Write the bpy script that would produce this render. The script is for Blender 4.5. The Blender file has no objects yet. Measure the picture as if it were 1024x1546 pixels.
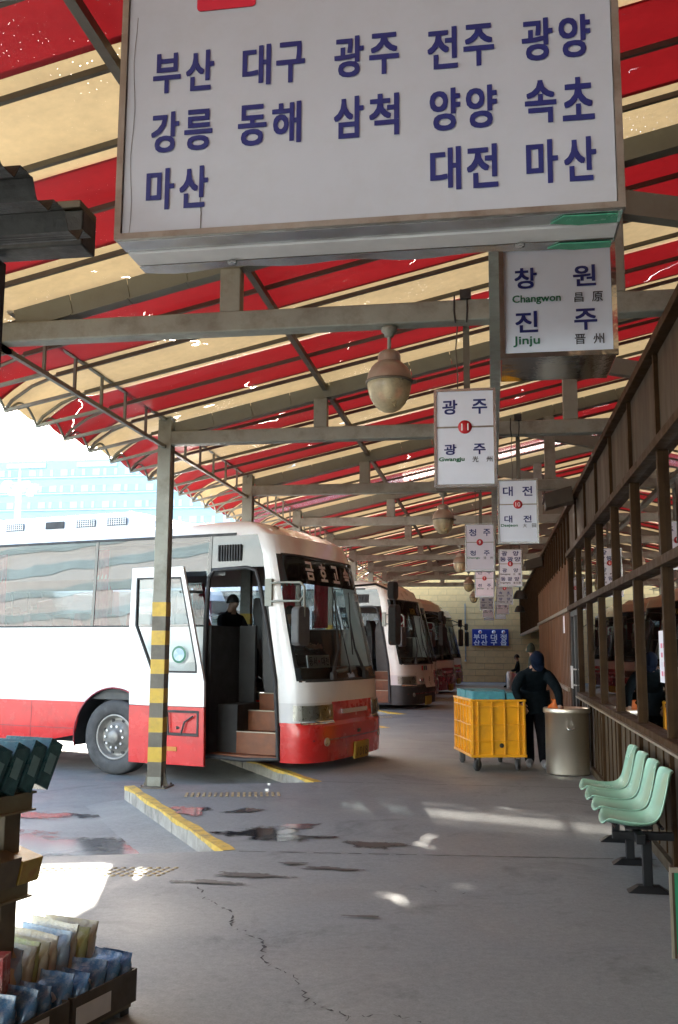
import bpy, bmesh, math, random
from mathutils import Vector, Matrix
R = math.radians
random.seed(7)
scene = bpy.context.scene
col = scene.collection

# ------------------------------------------------------------------ camera
cd = bpy.data.cameras.new('camera'); cam = bpy.data.objects.new('camera', cd); col.objects.link(cam)
yaw, pitch, roll = R(9.083), R(7.961), R(0.3)
fw = Vector((-math.sin(yaw)*math.cos(pitch), math.cos(yaw)*math.cos(pitch), math.sin(pitch)))
r0 = Vector((math.cos(yaw), math.sin(yaw), 0)); u0 = r0.cross(fw)
rt = r0*math.cos(roll)+u0*math.sin(roll); up = u0*math.cos(roll)-r0*math.sin(roll)
cam.matrix_world = Matrix(((rt.x, up.x, -fw.x, 0), (rt.y, up.y, -fw.y, 0), (rt.z, up.z, -fw.z, 1.6), (0, 0, 0, 1)))
cd.sensor_fit = 'VERTICAL'; cd.sensor_height = 36.0; cd.lens = 36.0*1450/1546
cd.clip_start = 0.05; cd.clip_end = 3000
scene.camera = cam

# ------------------------------------------------------------------ light
sun_dir = Vector((-0.553, 1.87, 1.0)).normalized()
elev = math.asin(sun_dir.z); azim = math.atan2(sun_dir.x, sun_dir.y)
w = bpy.data.worlds.new('World'); scene.world = w; w.use_nodes = True
nt = w.node_tree; bg = nt.nodes['Background']
sky = nt.nodes.new('ShaderNodeTexSky'); sky.sky_type = 'NISHITA'; sky.sun_disc = False
sky.sun_elevation = elev; sky.sun_rotation = azim; sky.dust_density = 2.0; sky.air_density = 1.0; sky.ozone_density = 1.2
nt.links.new(sky.outputs[0], bg.inputs[0]); bg.inputs[1].default_value = 0.15
sl = bpy.data.lights.new('sun', 'SUN'); sl.energy = 4.5; sl.angle = R(0.6); sl.color = (1.0, 0.93, 0.82)
so = bpy.data.objects.new('sun', sl); col.objects.link(so)
so.rotation_euler = (-sun_dir).to_track_quat('-Z', 'Y').to_euler()
vs = scene.view_settings
vs.view_transform = 'Standard'; vs.look = 'None'; vs.gamma = 1.0; vs.use_curve_mapping = False; vs.exposure = 2.7
scene.cycles.use_denoising = True
scene.cycles.max_bounces = 9; scene.cycles.diffuse_bounces = 5; scene.cycles.glossy_bounces = 4
scene.cycles.transparent_max_bounces = 24; scene.cycles.transmission_bounces = 6
scene.cycles.sample_clamp_indirect = 8.0
scene.cycles.caustics_reflective = False; scene.cycles.caustics_refractive = False

# ------------------------------------------------------------------ materials
MATS = {}
def nd(t, ty, **kw):
    n = t.nodes.new(ty)
    for k, v in kw.items(): setattr(n, k, v)
    return n
def base(name):
    m = bpy.data.materials.new(name); m.use_nodes = True
    t = m.node_tree; b = t.nodes['Principled BSDF']; MATS[name] = m
    return m, t, b
def noise(t, scale, detail=4, rough=.6, vec=None, kind='Object', dist=0):
    n = nd(t, 'ShaderNodeTexNoise'); n.inputs['Scale'].default_value = scale; n.inputs['Detail'].default_value = detail
    n.inputs['Roughness'].default_value = rough; n.inputs['Distortion'].default_value = dist
    if vec is None:
        g = nd(t, 'ShaderNodeNewGeometry') if kind == 'World' else nd(t, 'ShaderNodeTexCoord')
        vec = g.outputs['Position'] if kind == 'World' else g.outputs['Object']
    t.links.new(vec, n.inputs['Vector']); return n.outputs['Fac']
def ramp(t, fac, stops):
    n = nd(t, 'ShaderNodeValToRGB'); e = n.color_ramp.elements
    while len(e) < len(stops): e.new(0.5)
    for el, (p, c) in zip(e, stops):
        el.position = p; el.color = (c[0], c[1], c[2], 1) if not isinstance(c, (int, float)) else (c, c, c, 1)
    t.links.new(fac, n.inputs[0]); return n.outputs[0]
def mth(t, op, a, b=None, clamp=False):
    n = nd(t, 'ShaderNodeMath', operation=op); n.use_clamp = clamp
    for i, v in enumerate((a, b)):
        if v is None: continue
        if isinstance(v, (int, float)): n.inputs[i].default_value = v
        else: t.links.new(v, n.inputs[i])
    return n.outputs[0]
def mixc(t, f, a, b, mode='MIX'):
    n = nd(t, 'ShaderNodeMix', data_type='RGBA', blend_type=mode)
    for s, v in ((n.inputs[0], f), (n.inputs[6], a), (n.inputs[7], b)):
        if isinstance(v, (int, float)): s.default_value = v
        elif isinstance(v, tuple): s.default_value = (v[0], v[1], v[2], 1)
        else: t.links.new(v, s)
    return n.outputs[2]
def sc(c, k): return tuple(min(1, max(0, x*k)) for x in c)
def pm(name, c, rough=.5, metal=0, var=.12, scale=4, bump=0, bscale=60, dirt=None, dscale=2.5, damt=.5, coat=0, spec=.5, stretch=None):
    """painted / plain surface: colour varied by noise, optional dirt patches and fine relief"""
    m, t, b = base(name)
    vec = None
    if stretch:
        g = nd(t, 'ShaderNodeTexCoord'); mp = nd(t, 'ShaderNodeMapping'); mp.inputs['Scale'].default_value = stretch
        t.links.new(g.outputs['Object'], mp.inputs[0]); vec = mp.outputs[0]
    f = noise(t, scale, 5, .65, vec)
    cc = ramp(t, f, [(.3, sc(c, 1-var)), (.7, sc(c, 1+var))])
    if dirt:
        d = noise(t, dscale, 7, .7, vec); d = ramp(t, d, [(.48, 0.0), (.68, damt)]); cc = mixc(t, d, cc, dirt)
    t.links.new(cc, b.inputs['Base Color'])
    rr = noise(t, scale*1.7, 4, .6, vec); rr = ramp(t, rr, [(.3, max(.02, rough*.8)), (.7, min(1, rough*1.2))]); t.links.new(rr, b.inputs['Roughness'])
    b.inputs['Metallic'].default_value = metal; b.inputs['Coat Weight'].default_value = coat; b.inputs['Specular IOR Level'].default_value = spec
    if bump:
        bn = nd(t, 'ShaderNodeBump'); bn.inputs['Strength'].default_value = bump; bn.inputs['Distance'].default_value = .01
        t.links.new(noise(t, bscale, 4, .6, vec), bn.inputs['Height']); t.links.new(bn.outputs[0], b.inputs['Normal'])
    return m
def glass(name, tint=(.85, .9, .9), refl=1.0, rough=.0, ior=1.5, dust=.0, dustc=(.5, .48, .42), wave=0):
    m, t, b = base(name); out = t.nodes['Material Output']
    tr = nd(t, 'ShaderNodeBsdfTransparent'); tr.inputs[0].default_value = (*tint, 1)
    gl = nd(t, 'ShaderNodeBsdfGlossy'); gl.inputs['Roughness'].default_value = rough
    if wave:
        bn = nd(t, 'ShaderNodeBump'); bn.inputs['Strength'].default_value = wave; bn.inputs['Distance'].default_value = .02; t.links.new(noise(t, 1.1, 1, .4), bn.inputs['Height']); t.links.new(bn.outputs[0], gl.inputs['Normal'])
    fr = nd(t, 'ShaderNodeFresnel'); fr.inputs[0].default_value = ior
    mx = nd(t, 'ShaderNodeMixShader'); f = mth(t, 'MULTIPLY', fr.outputs[0], refl, True)
    t.links.new(f, mx.inputs[0]); t.links.new(tr.outputs[0], mx.inputs[1]); t.links.new(gl.outputs[0], mx.inputs[2])
    res = mx
    if dust:
        df = nd(t, 'ShaderNodeBsdfDiffuse'); df.inputs[0].default_value = (*dustc, 1)
        m2 = nd(t, 'ShaderNodeMixShader'); d = ramp(t, noise(t, 3, 6, .7), [(.3, dust*.3), (.75, dust)])
        t.links.new(d, m2.inputs[0]); t.links.new(mx.outputs[0], m2.inputs[1]); t.links.new(df.outputs[0], m2.inputs[2]); res = m2
    t.links.new(res.outputs[0], out.inputs[0]); return m

def sheet_mat(name, c, transl, wear=1.0):
    """translucent weathered roof sheet with pinholes and splits worn through it"""
    m, t, b = base(name); out = t.nodes['Material Output']
    g = nd(t, 'ShaderNodeNewGeometry'); P = g.outputs['Position']
    sp = nd(t, 'ShaderNodeSeparateXYZ'); t.links.new(P, sp.inputs[0])
    f1 = noise(t, 1.3, 6, .65, P); f2 = noise(t, 14, 4, .6, P)
    cc = ramp(t, f1, [(.3, sc(c, .80)), (.72, sc(c, 1.12))]); cc = mixc(t, .35, cc, ramp(t, f2, [(.3, sc(c, .8)), (.7, sc(c, 1.15))]))
    d = nd(t, 'ShaderNodeBsdfPrincipled'); d.inputs['Roughness'].default_value = .45; t.links.new(cc, d.inputs['Base Color'])
    tl = nd(t, 'ShaderNodeBsdfTranslucent'); t.links.new(cc, tl.inputs[0])
    mx = nd(t, 'ShaderNodeMixShader'); mx.inputs[0].default_value = transl
    t.links.new(d.outputs[0], mx.inputs[1]); t.links.new(tl.outputs[0], mx.inputs[2])
    # pinholes
    v = nd(t, 'ShaderNodeTexVoronoi', voronoi_dimensions='2D'); v.inputs['Scale'].default_value = 15
    cx = nd(t, 'ShaderNodeCombineXYZ'); t.links.new(sp.outputs[0], cx.inputs[0]); t.links.new(sp.outputs[1], cx.inputs[1]); t.links.new(cx.outputs[0], v.inputs['Vector'])
    lim = ramp(t, noise(t, 1.1, 4, .6, P), [(.50, 0.0), (.82, .085*wear)])
    hole = mth(t, 'LESS_THAN', v.outputs['Distance'], lim)
    # splits
    dn = nd(t, 'ShaderNodeTexNoise'); dn.inputs['Scale'].default_value = 5; dn.inputs['Detail'].default_value = 5; t.links.new(P, dn.inputs['Vector'])
    va = nd(t, 'ShaderNodeVectorMath', operation='MULTIPLY_ADD'); va.inputs[1].default_value = (.35, .35, 0); t.links.new(dn.outputs['Color'], va.inputs[0]); t.links.new(cx.outputs[0], va.inputs[2])
    v2 = nd(t, 'ShaderNodeTexVoronoi', voronoi_dimensions='2D', feature='DISTANCE_TO_EDGE'); v2.inputs['Scale'].default_value = .75; t.links.new(va.outputs[0], v2.inputs['Vector'])
    msk = ramp(t, noise(t, 1.2, 3, .5, P), [(.60, 0.0), (.64, (.0048*wear))])
    crack = mth(t, 'LESS_THAN', v2.outputs['Distance'], msk)
    # fine holes added across one band so the sun lays a strip on the floor
    yb = mth(t, 'SUBTRACT', 1.0, mth(t, 'DIVIDE', mth(t, 'ABSOLUTE', mth(t, 'SUBTRACT', sp.outputs[1], 18.0)), .85), True)
    v3 = nd(t, 'ShaderNodeTexVoronoi', voronoi_dimensions='2D'); v3.inputs['Scale'].default_value = 34; t.links.new(cx.outputs[0], v3.inputs['Vector'])
    sieve = mth(t, 'LESS_THAN', v3.outputs['Distance'], mth(t, 'MULTIPLY', yb, .22))
    h = mth(t, 'MAXIMUM', mth(t, 'MAXIMUM', hole, crack), sieve)
    tr = nd(t, 'ShaderNodeBsdfTransparent'); m2 = nd(t, 'ShaderNodeMixShader')
    t.links.new(h, m2.inputs[0]); t.links.new(mx.outputs[0], m2.inputs[1]); t.links.new(tr.outputs[0], m2.inputs[2])
    t.links.new(m2.outputs[0], out.inputs[0]); return m

def concrete(name, c, wet=.5, crackle=True):
    m, t, b = base(name)
    g = nd(t, 'ShaderNodeNewGeometry'); P = g.outputs['Position']
    big = noise(t, .45, 7, .62, P, dist=.4); mid = noise(t, 2.3, 7, .7, P); fine = noise(t, 90, 3, .7, P)
    cc = ramp(t, big, [(.3, sc(c, .72)), (.5, c), (.72, sc(c, 1.22))])
    cc = mixc(t, .55, cc, ramp(t, mid, [(.3, sc(c, .70)), (.7, sc(c, 1.25))]))
    cc = mixc(t, .5, cc, ramp(t, fine, [(.3, sc(c, .5)), (.7, sc(c, 1.5))]))
    med = noise(t, 24, 5, .75, P); cc = mixc(t, .4, cc, ramp(t, med, [(.3, sc(c, .6)), (.7, sc(c, 1.4))]))
    st = ramp(t, noise(t, 1.1, 6, .75, P, dist=.8), [(.55, 0.0), (.74, .7)])       # oil stains
    cc = mixc(t, st, cc, sc(c, .32))
    sp = ramp(t, noise(t, 7, 5, .8, P), [(.68, 0.0), (.74, .5)]); cc = mixc(t, sp, cc, sc(c, 1.7))
    dk = ramp(t, noise(t, 4.5, 4, .7, P, dist=.3), [(.70, 0.0), (.74, .6)]); cc = mixc(t, dk, cc, sc(c, .3))   # scuffs and gum
    t.links.new(cc, b.inputs['Base Color'])
    rr = ramp(t, noise(t, .7, 6, .6, P, dist=.5), [(.34, .62-.30*wet), (.62, .78)]); t.links.new(rr, b.inputs['Roughness'])
    b.inputs['Specular IOR Level'].default_value = .45
    bn = nd(t, 'ShaderNodeBump'); bn.inputs['Strength'].default_value = .35; bn.inputs['Distance'].default_value = .006
    hh = mth(t, 'ADD', mth(t, 'MULTIPLY', fine, .4), mid); t.links.new(hh, bn.inputs['Height']); t.links.new(bn.outputs[0], b.inputs['Normal'])
    return m

pm('steel_grey', (.255, .265, .225), .5, 0, .14, 3, .15, 50, dirt=(.10, .07, .045), dscale=3.5, damt=.55)
pm('steel_dark', (.11, .095, .07), .5, 0, .2, 4, .1, dirt=(.07, .045, .03), damt=.4)
pm('rafter_cover', (.185, .185, .15), .5, 0, .16, 2.5, .15, 40, dirt=(.09, .065, .045), damt=.4)
sheet_mat('sheet_cream', (.70, .51, .265), .105)
sheet_mat('sheet_red', (.31, .010, .013), .12, .35)
concrete('concrete_platform', (.222, .232, .222), .5)
concrete('concrete_road', (.228, .238, .228), .8)
pm('kerb_face', (.34, .32, .28), .8, 0, .2, 6, .4, 60, dirt=(.09, .08, .07), damt=.7)
pm('yellow_paint', (.62, .40, .05), .6, 0, .18, 9, .2, 80, dirt=(.14, .12, .08), dscale=8, damt=.75)
pm('tactile_yellow', (.42, .33, .17), .65, 0, .2, 9, dirt=(.18, .17, .15), damt=.6)
pm('band_yellow', (.55, .36, .03), .45, 0, .12, 6, dirt=(.2, .14, .04), dscale=7, damt=.4)
pm('band_dark', (.10, .09, .07), .5, 0, .2, 6, dirt=(.2, .18, .14), dscale=9, damt=.35)
pm('crack_dark', (.045, .043, .04), .9, 0, .3, 20)
pm('puddle_water', (.035, .036, .038), .10, 0, .2, 3, spec=.6)
pm('puddle_clear', (.11, .11, .112), .13, 0, .2, 2, spec=.6)
pm('oil_stain', (.06, .055, .05), .45, 0, .3, 6)
pm('bronze', (.040, .019, .006), .55, .0, .25, 5, .05, spec=.15, dirt=(.07, .038, .014), dscale=6, damt=.4)
pm('bronze_panel', (.042, .026, .010), .6, .0, .18, 3, .08, 30, dirt=(.05, .035, .02), damt=.5, stretch=(1, 1, .25))
pm('bronze_lower', (.055, .035, .015), .6, 0, .18, 3, .08, 30, dirt=(.05, .035, .02), damt=.5, stretch=(1, 1, .25))
pm('brown_siding', (.14, .055, .013), .55, .0, .3, 2, .05, 30, dirt=(.06, .035, .018), damt=.5, stretch=(1, 1, .2))
pm('rail_pale', (.30, .26, .20), .4, .5, .15, 6)
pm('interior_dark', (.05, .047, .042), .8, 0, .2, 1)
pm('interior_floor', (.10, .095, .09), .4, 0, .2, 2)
glass('shop_glass', (.40, .44, .42), 3.6, .004, 1.5, wave=.06)
pm('beige_brick', (.64, .43, .185), .85, 0, .08, 2, .1, 40, dirt=(.26, .21, .14), dscale=1.5, damt=.35)
pm('mortar', (.44, .31, .15), .9)
pm('sign_white', (.46, .475, .53), .38, 0, .035, 3, dirt=(.38, .365, .36), dscale=5, damt=.22)
pm('sign_pale', (.72, .77, .88), .35, 0, .03, 3, dirt=(.62, .6, .6), damt=.2)
pm('sign_grey', (.40, .41, .45), .4, 0, .05, 3)
pm('sign_pink', (.70, .66, .76), .4, 0, .05, 3)
pm('ink_blue', (.012, .020, .145), .4, 0, .08, 20)
pm('ink_green', (.012, .14, .075), .4, 0, .08, 20)
pm('ink_black', (.025, .025, .035), .45, 0, .1, 20)
pm('ink_white', (.80, .80, .80), .5, 0, .05, 20)
pm('red_disc', (.50, .02, .03), .35, 0, .1, 9)
pm('logo_red', (.62, .015, .045), .4, 0, .08, 9)
pm('aluminium', (.55, .56, .56), .22, .85, .12, 4, .05, 12, dirt=(.25, .2, .14), dscale=9, damt=.45)
pm('alu_edge', (.30, .27, .235), .35, .6, .15, 6, dirt=(.14, .08, .05), dscale=8, damt=.5)
pm('mirror_steel', (.55, .55, .56), .07, 1.0, .1, 3, .12, 5)
pm('green_film', (.07, .33, .20), .25, 0, .2, 12, .2, 30)
pm('tape_grey', (.12, .12, .11), .6)
pm('sign_blue', (.015, .035, .24), .4, 0, .1, 3)
pm('lamp_metal', (.36, .31, .26), .36, .55, .18, 6, .05, dirt=(.25, .14, .08), damt=.5)
glass('lamp_glass', (.92, .84, .66), .9, .05, 1.45, .7, (.72, .62, .42))
pm('bus_white', (.80, .80, .79), .22, 0, .025, 2, coat=.35, dirt=(.58, .56, .52), dscale=2.2, damt=.3)
pm('bus_cream', (.77, .755, .71), .3, 0, .04, 2, coat=.25, dirt=(.45, .42, .36), dscale=2.2, damt=.35)
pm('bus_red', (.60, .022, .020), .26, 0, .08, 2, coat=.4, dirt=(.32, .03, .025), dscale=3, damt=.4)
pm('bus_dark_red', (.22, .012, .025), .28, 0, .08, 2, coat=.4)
pm('bus_grey', (.60, .60, .60), .3, 0, .04, 2, coat=.3)
pm('bus_roof_brown', (.55, .47, .38), .4, 0, .12, 2, coat=.2)
pm('black_gloss', (.012, .012, .013), .12, 0, .1, 3, coat=.3)
pm('black_rubber', (.03, .03, .031), .65, 0, .2, 6, .1)
pm('header_grey', (.09, .095, .095), .2, .0, .15, 2, coat=.4)
pm('tyre', (.055, .055, .056), .75, 0, .2, 5, .1, dirt=(.14, .135, .13), damt=.5)
pm('rim', (.30, .29, .27), .5, .4, .2, 8, dirt=(.12, .11, .1), damt=.5)
pm('chrome', (.75, .75, .74), .15, 1.0, .1, 5)
pm('amber', (.50, .20, .03), .25, 0, .1, 8)
pm('plate_yellow', (.42, .30, .03), .5, 0, .15, 8)
pm('step_brown', (.19, .058, .017), .5, 0, .2, 7, .1, dirt=(.12, .05, .025), damt=.5)
pm('seat_grey', (.085, .085, .085), .55, 0, .15, 8, .1)
pm('seat_red', (.30, .03, .03), .8, 0, .2, 8, .2)
pm('curtain_red', (.36, .02, .04), .8, 0, .2, 6, .2)
pm('dash_dark', (.035, .037, .038), .5, 0, .2, 5)
pm('bus_inside', (.22, .22, .22), .7, 0, .1, 2)
pm('bus_lining', (.030, .031, .031), .7, 0, .15, 3)
glass('windscreen', (.60, .66, .64), 1.0, .0, 1.5, .04)
glass('side_glass', (.42, .48, .52), 1.6, .004, 1.5, wave=.14)
glass('door_glass', (.72, .77, .78), 1.8, .0, 1.5, .10, (.7, .7, .7))
glass('lens_clear', (.82, .82, .78), 1.0, .02, 1.5, .15)
pm('lens_back', (.45, .44, .40), .3, .6, .2, 12)
pm('crate_orange', (.80, .37, .012), .42, 0, .07, 4, .06, 30, dirt=(.42, .19, .03), dscale=6, damt=.4)
pm('foam_blue', (.075, .30, .36), .75, 0, .2, 8, .5, 45, dirt=(.04, .16, .22), damt=.5)
pm('steel_brushed', (.88, .81, .68), .42, 1.0, .02, 2, .0, 20)
pm('bin_inner', (.10, .09, .08), .5, .3)
pm('seat_mint', (.30, .54, .40), .24, 0, .05, 3, coat=.3, dirt=(.24, .42, .33), dscale=4, damt=.35)
pm('bench_black', (.010, .0105, .012), .5, 0, .2, 6, spec=.2)
pm('cloth_navy', (.004, .0078, .011), .85, 0, .35, 9, .35, 40, spec=.12)
pm('cloth_trouser', (.007, .0075, .010), .9, 0, .3, 8, .3, 40, spec=.12)
pm('cloth_green', (.035, .045, .035), .9, 0, .3, 8, .2, 40, spec=.12)
pm('cloth_jeans', (.06, .09, .13), .9, 0, .3, 8, .2, 40)
pm('cloth_shirt', (.45, .46, .48), .85, 0, .1, 9, .2, 40)
pm('cap_blue', (.005, .010, .026), .8, 0, .2, 9, .2, 60, spec=.12)
pm('skin', (.30, .17, .115), .5, 0, .1, 12)
pm('hair', (.012, .010, .009), .6, 0, .3, 40)
pm('shoe_grey', (.30, .30, .32), .6, 0, .3, 12)
pm('bag_orange', (.55, .12, .01), .6, 0, .15, 10)
pm('awning_dark', (.014, .014, .012), .55, .2, .4, 7, .3, 30, dirt=(.055, .055, .045), dscale=5, damt=.6)
pm('post_dark', (.014, .016, .028), .6)
pm('rack_wood', (.27, .22, .13), .6, 0, .2, 6, .15, 30, dirt=(.12, .09, .05), damt=.5)
pm('rack_post', (.13, .10, .06), .6, 0, .25, 5)
pm('pack_teal', (.02, .085, .10), .3, 0, .35, 14, dirt=(.10, .24, .26), dscale=16, damt=.5)
pm('pack_teal_pale', (.20, .36, .38), .4, 0, .2, 14)
pm('pack_yellow', (.50, .34, .06), .4, 0, .2, 14, dirt=(.34, .12, .03), dscale=14, damt=.7)
pm('pack_brown', (.14, .10, .05), .4, 0, .2, 14)
pm('bag_blue', (.06, .17, .34), .18, 0, .4, 7, .9, 16, coat=.5, dirt=(.55, .63, .70), dscale=10, damt=.7)
pm('bag_cream', (.58, .52, .38), .2, 0, .2, 6, .9, 18, dirt=(.75, .74, .70), dscale=8, damt=.6)
pm('bag_sky', (.32, .47, .62), .2, 0, .25, 6, .9, 18, dirt=(.75, .78, .8), dscale=8, damt=.6)
pm('bag_lime', (.42, .45, .18), .2, 0, .25, 6, .9, 18, dirt=(.7, .7, .6), dscale=8, damt=.6)
pm('bag_red', (.5, .10, .10), .25, 0, .25, 6, .6, 18, dirt=(.78, .7, .66), dscale=5, damt=.95)
pm('card_white', (.62, .60, .58), .5, 0, .08, 8)
pm('card_brown', (.07, .055, .038), .6, 0, .25, 8, dirt=(.13, .11, .08), damt=.4)
pm('board_green', (.012, .21, .10), .45, 0, .1, 4)
pm('wood_dark', (.075, .04, .02), .6, 0, .2, 6)
pm('notice_paper', (.78, .77, .82), .6, 0, .04, 6)
pm('notice_pink', (.72, .18, .28), .6)
pm('speaker_dark', (.05, .038, .026), .5, .1, .2, 6)
pm('shutter_red', (.33, .05, .045), .6, 0, .2, 3, dirt=(.5, .35, .3), dscale=2, damt=.35)
pm('facade_cyan', (.50, .72, .76), .4, 0, .05, .05)  # far facade and window colours lightened to stand in for lens glare
pm('facade_white', (.70, .74, .76), .6, 0, .06, .1)
pm('facade_window', (.46, .62, .68), .2, 0, .15, .2)
pm('facade_letter', (.42, .42, .52), .6)
pm('mast_white', (.70, .72, .74), .5)
pm('can_white', (.75, .74, .74), .4)
pm('can_pink', (.62, .34, .36), .45)
pm('cable', (.02, .02, .02), .6)

# ------------------------------------------------------------------ mesh helpers
class MB:
    def __init__(s): s.v = []; s.f = []; s.sm = []
    def add(s, vs, fs, smooth=False):
        o = len(s.v); s.v += [tuple(p) for p in vs]
        for f in fs: s.f.append(tuple(o+i for i in f)); s.sm.append(smooth)
        return s
    def box(s, a, b, M=None):
        x0, y0, z0 = a; x1, y1, z1 = b
        P = [Vector(p) for p in ((x0,y0,z0),(x1,y0,z0),(x1,y1,z0),(x0,y1,z0),(x0,y0,z1),(x1,y0,z1),(x1,y1,z1),(x0,y1,z1))]
        if M: P = [M @ p for p in P]
        return s.add(P, [(0,3,2,1),(4,5,6,7),(0,1,5,4),(1,2,6,5),(2,3,7,6),(3,0,4,7)])
    def cbox(s, c, size, M=None):
        h = [k/2 for k in size]; return s.box([c[i]-h[i] for i in range(3)], [c[i]+h[i] for i in range(3)], M)
    def bar(s, p, q, wd, ht, upv=(0,0,1)):
        p, q = Vector(p), Vector(q); d = (q-p).normalized(); x = d.cross(Vector(upv)).normalized(); z = x.cross(d)
        P = []
        for e in (p, q):
            for sx, sz in ((-1,-1),(1,-1),(1,1),(-1,1)): P.append(e+x*sx*wd/2+z*sz*ht/2)
        return s.add(P, [(0,1,2,3),(7,6,5,4),(0,4,5,1),(1,5,6,2),(2,6,7,3),(3,7,4,0)])
    def tube(s, pts, r, n=8, cap=True):
        pts = [Vector(p) for p in pts]; rs = r if isinstance(r, (list, tuple)) else [r]*len(pts); V = []; F = []
        t0 = (pts[1]-pts[0]).normalized(); a = Vector((0,0,1)) if abs(t0.z) < .9 else Vector((1,0,0)); x = t0.cross(a).normalized()
        for i, p in enumerate(pts):
            t = (pts[min(i+1, len(pts)-1)]-pts[max(i-1, 0)]).normalized(); x = (x-t*x.dot(t)).normalized(); y = t.cross(x)
            for k in range(n): V.append(p+(x*math.cos(2*math.pi*k/n)+y*math.sin(2*math.pi*k/n))*rs[i])
        for i in range(len(pts)-1):
            for k in range(n): F.append((i*n+k, i*n+(k+1) % n, (i+1)*n+(k+1) % n, (i+1)*n+k))
        s.add(V, F, True)
        if cap: s.add([V[k] for k in range(n)], [tuple(range(n))[::-1]]); s.add([V[-n+k] for k in range(n)], [tuple(range(n))])
        return s
    def lathe(s, prof, c=(0,0,0), n=24, axis='z', cap=False):
        V = []; F = []
        for r, h in prof:
            for k in range(n):
                a = 2*math.pi*k/n; p = (r*math.cos(a), r*math.sin(a), h)
                if axis == 'y': p = (p[0], p[2], p[1])
                V.append((c[0]+p[0], c[1]+p[1], c[2]+p[2]))
        for i in range(len(prof)-1):
            for k in range(n): F.append((i*n+k, i*n+(k+1) % n, (i+1)*n+(k+1) % n, (i+1)*n+k))
        s.add(V, F, True)
        if cap:
            s.add(V[:n], [tuple(range(n))[::-1]]); s.add(V[-n:], [tuple(range(n))])
        return s
    def prism(s, poly, d, M=None):
        """poly in xy plane, extruded d in z"""
        n = len(poly); V = [Vector((x, y, 0)) for x, y in poly]+[Vector((x, y, d)) for x, y in poly]
        if M: V = [M @ p for p in V]
        return s.add(V, [tuple(range(n))[::-1], tuple(range(n, 2*n))]+[(i, (i+1) % n, n+(i+1) % n, n+i) for i in range(n)])
    def ring(s, outer, inner, d, M=None):
        n = len(outer); L = [(outer, 0), (inner, 0), (outer, d), (inner, d)]; V = []
        for pl, h in L: V += [Vector((x, y, h)) for x, y in pl]
        if M: V = [M @ p for p in V]
        F = []
        for i in range(n):
            j = (i+1) % n
            F += [(i, n+i, n+j, j), (2*n+i, 2*n+j, 3*n+j, 3*n+i), (i, j, 2*n+j, 2*n+i), (n+i, 3*n+i, 3*n+j, n+j)]
        return s.add(V, F)
    def grid(s, fn, us, vs, smooth=True):
        V = [fn(u, v) for u in us for v in vs]; n = len(vs)
        return s.add(V, [(i*n+j, (i+1)*n+j, (i+1)*n+j+1, i*n+j+1) for i in range(len(us)-1) for j in range(n-1)], smooth)
    def mesh(s, name):
        me = bpy.data.meshes.new(name); me.from_pydata(s.v, [], s.f)
        me.polygons.foreach_set('use_smooth', s.sm); me.update(); return me
    def build(s, name, mat, parent=None, bevel=0, loc=None, fix=True):
        me = s.mesh(name)
        if fix:
            bm = bmesh.new(); bm.from_mesh(me); bmesh.ops.recalc_face_normals(bm, faces=bm.faces); bm.to_mesh(me); bm.free()
        return obj(name, me, mat, parent, bevel, loc)
def obj(name, me, mat, parent=None, bevel=0, loc=None):
    o = bpy.data.objects.new(name, me); col.objects.link(o)
    if me is not None and mat and not me.materials: me.materials.append(MATS[mat] if isinstance(mat, str) else mat)
    if parent: o.parent = parent
    if loc: o.location = loc
    if bevel:
        b = o.modifiers.new('bevel', 'BEVEL'); b.width = bevel; b.segments = 2; b.limit_method = 'ANGLE'; b.angle_limit = R(40)
    return o
def tag(o, label=None, cat=None, group=None, kind=None):
    if label: o['label'] = label
    if cat: o['category'] = cat
    if group: o['group'] = group
    if kind: o['kind'] = kind
    return o
def thing(name, label, cat, loc=(0,0,0), rz=0, group=None):
    o = bpy.data.objects.new(name, None); col.objects.link(o); o.location = loc; o.rotation_euler = (0, 0, rz); o.empty_display_size = .1
    return tag(o, label, cat, group)
def copy_tree(o, parent=None):
    c = o.copy(); col.objects.link(c); c.parent = parent
    for ch in o.children: copy_tree(ch, c)
    return c
def rrect(x0, y0, x1, y1, r, n=4):
    P = []
    for cx, cy, a0 in ((x1-r, y0+r, -90), (x1-r, y1-r, 0), (x0+r, y1-r, 90), (x0+r, y0+r, 180)):
        for k in range(n+1):
            a = R(a0+90*k/n); P.append((cx+r*math.cos(a), cy+r*math.sin(a)))
    return P
def blob(cx, cy, rx, ry, rot=0, n=26, wob=.28, seed=0):
    rnd = random.Random(seed); ph = [rnd.uniform(0, 6.28) for _ in range(6)]; P = []
    for k in range(n):
        a = 2*math.pi*k/n; q = 1+wob*(math.sin(2*a+ph[0])*.5+math.sin(3*a+ph[1])*.5+math.sin(5*a+ph[2])*.35+math.sin(9*a+ph[3])*.2)
        x, y = rx*q*math.cos(a), ry*q*math.sin(a); P.append((cx+x*math.cos(rot)-y*math.sin(rot), cy+x*math.sin(rot)+y*math.cos(rot)))
    return P
TEXTS = []
def text(s, target, mat, parent, name='lettering', fit=None, bold=.0, size=.1):
    """queue a text: target is a Matrix (text plane -> parent space) or a function(x,y)->point; fit=(w,h) of the whole string"""
    TEXTS.append((s, target, mat, parent, name, fit, bold, size))
FACE = Matrix.Rotation(R(90), 4, 'X')          # text plane -> facing -Y
def face_at(x, y, z): return Matrix.Translation((x, y, z)) @ FACE
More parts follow.
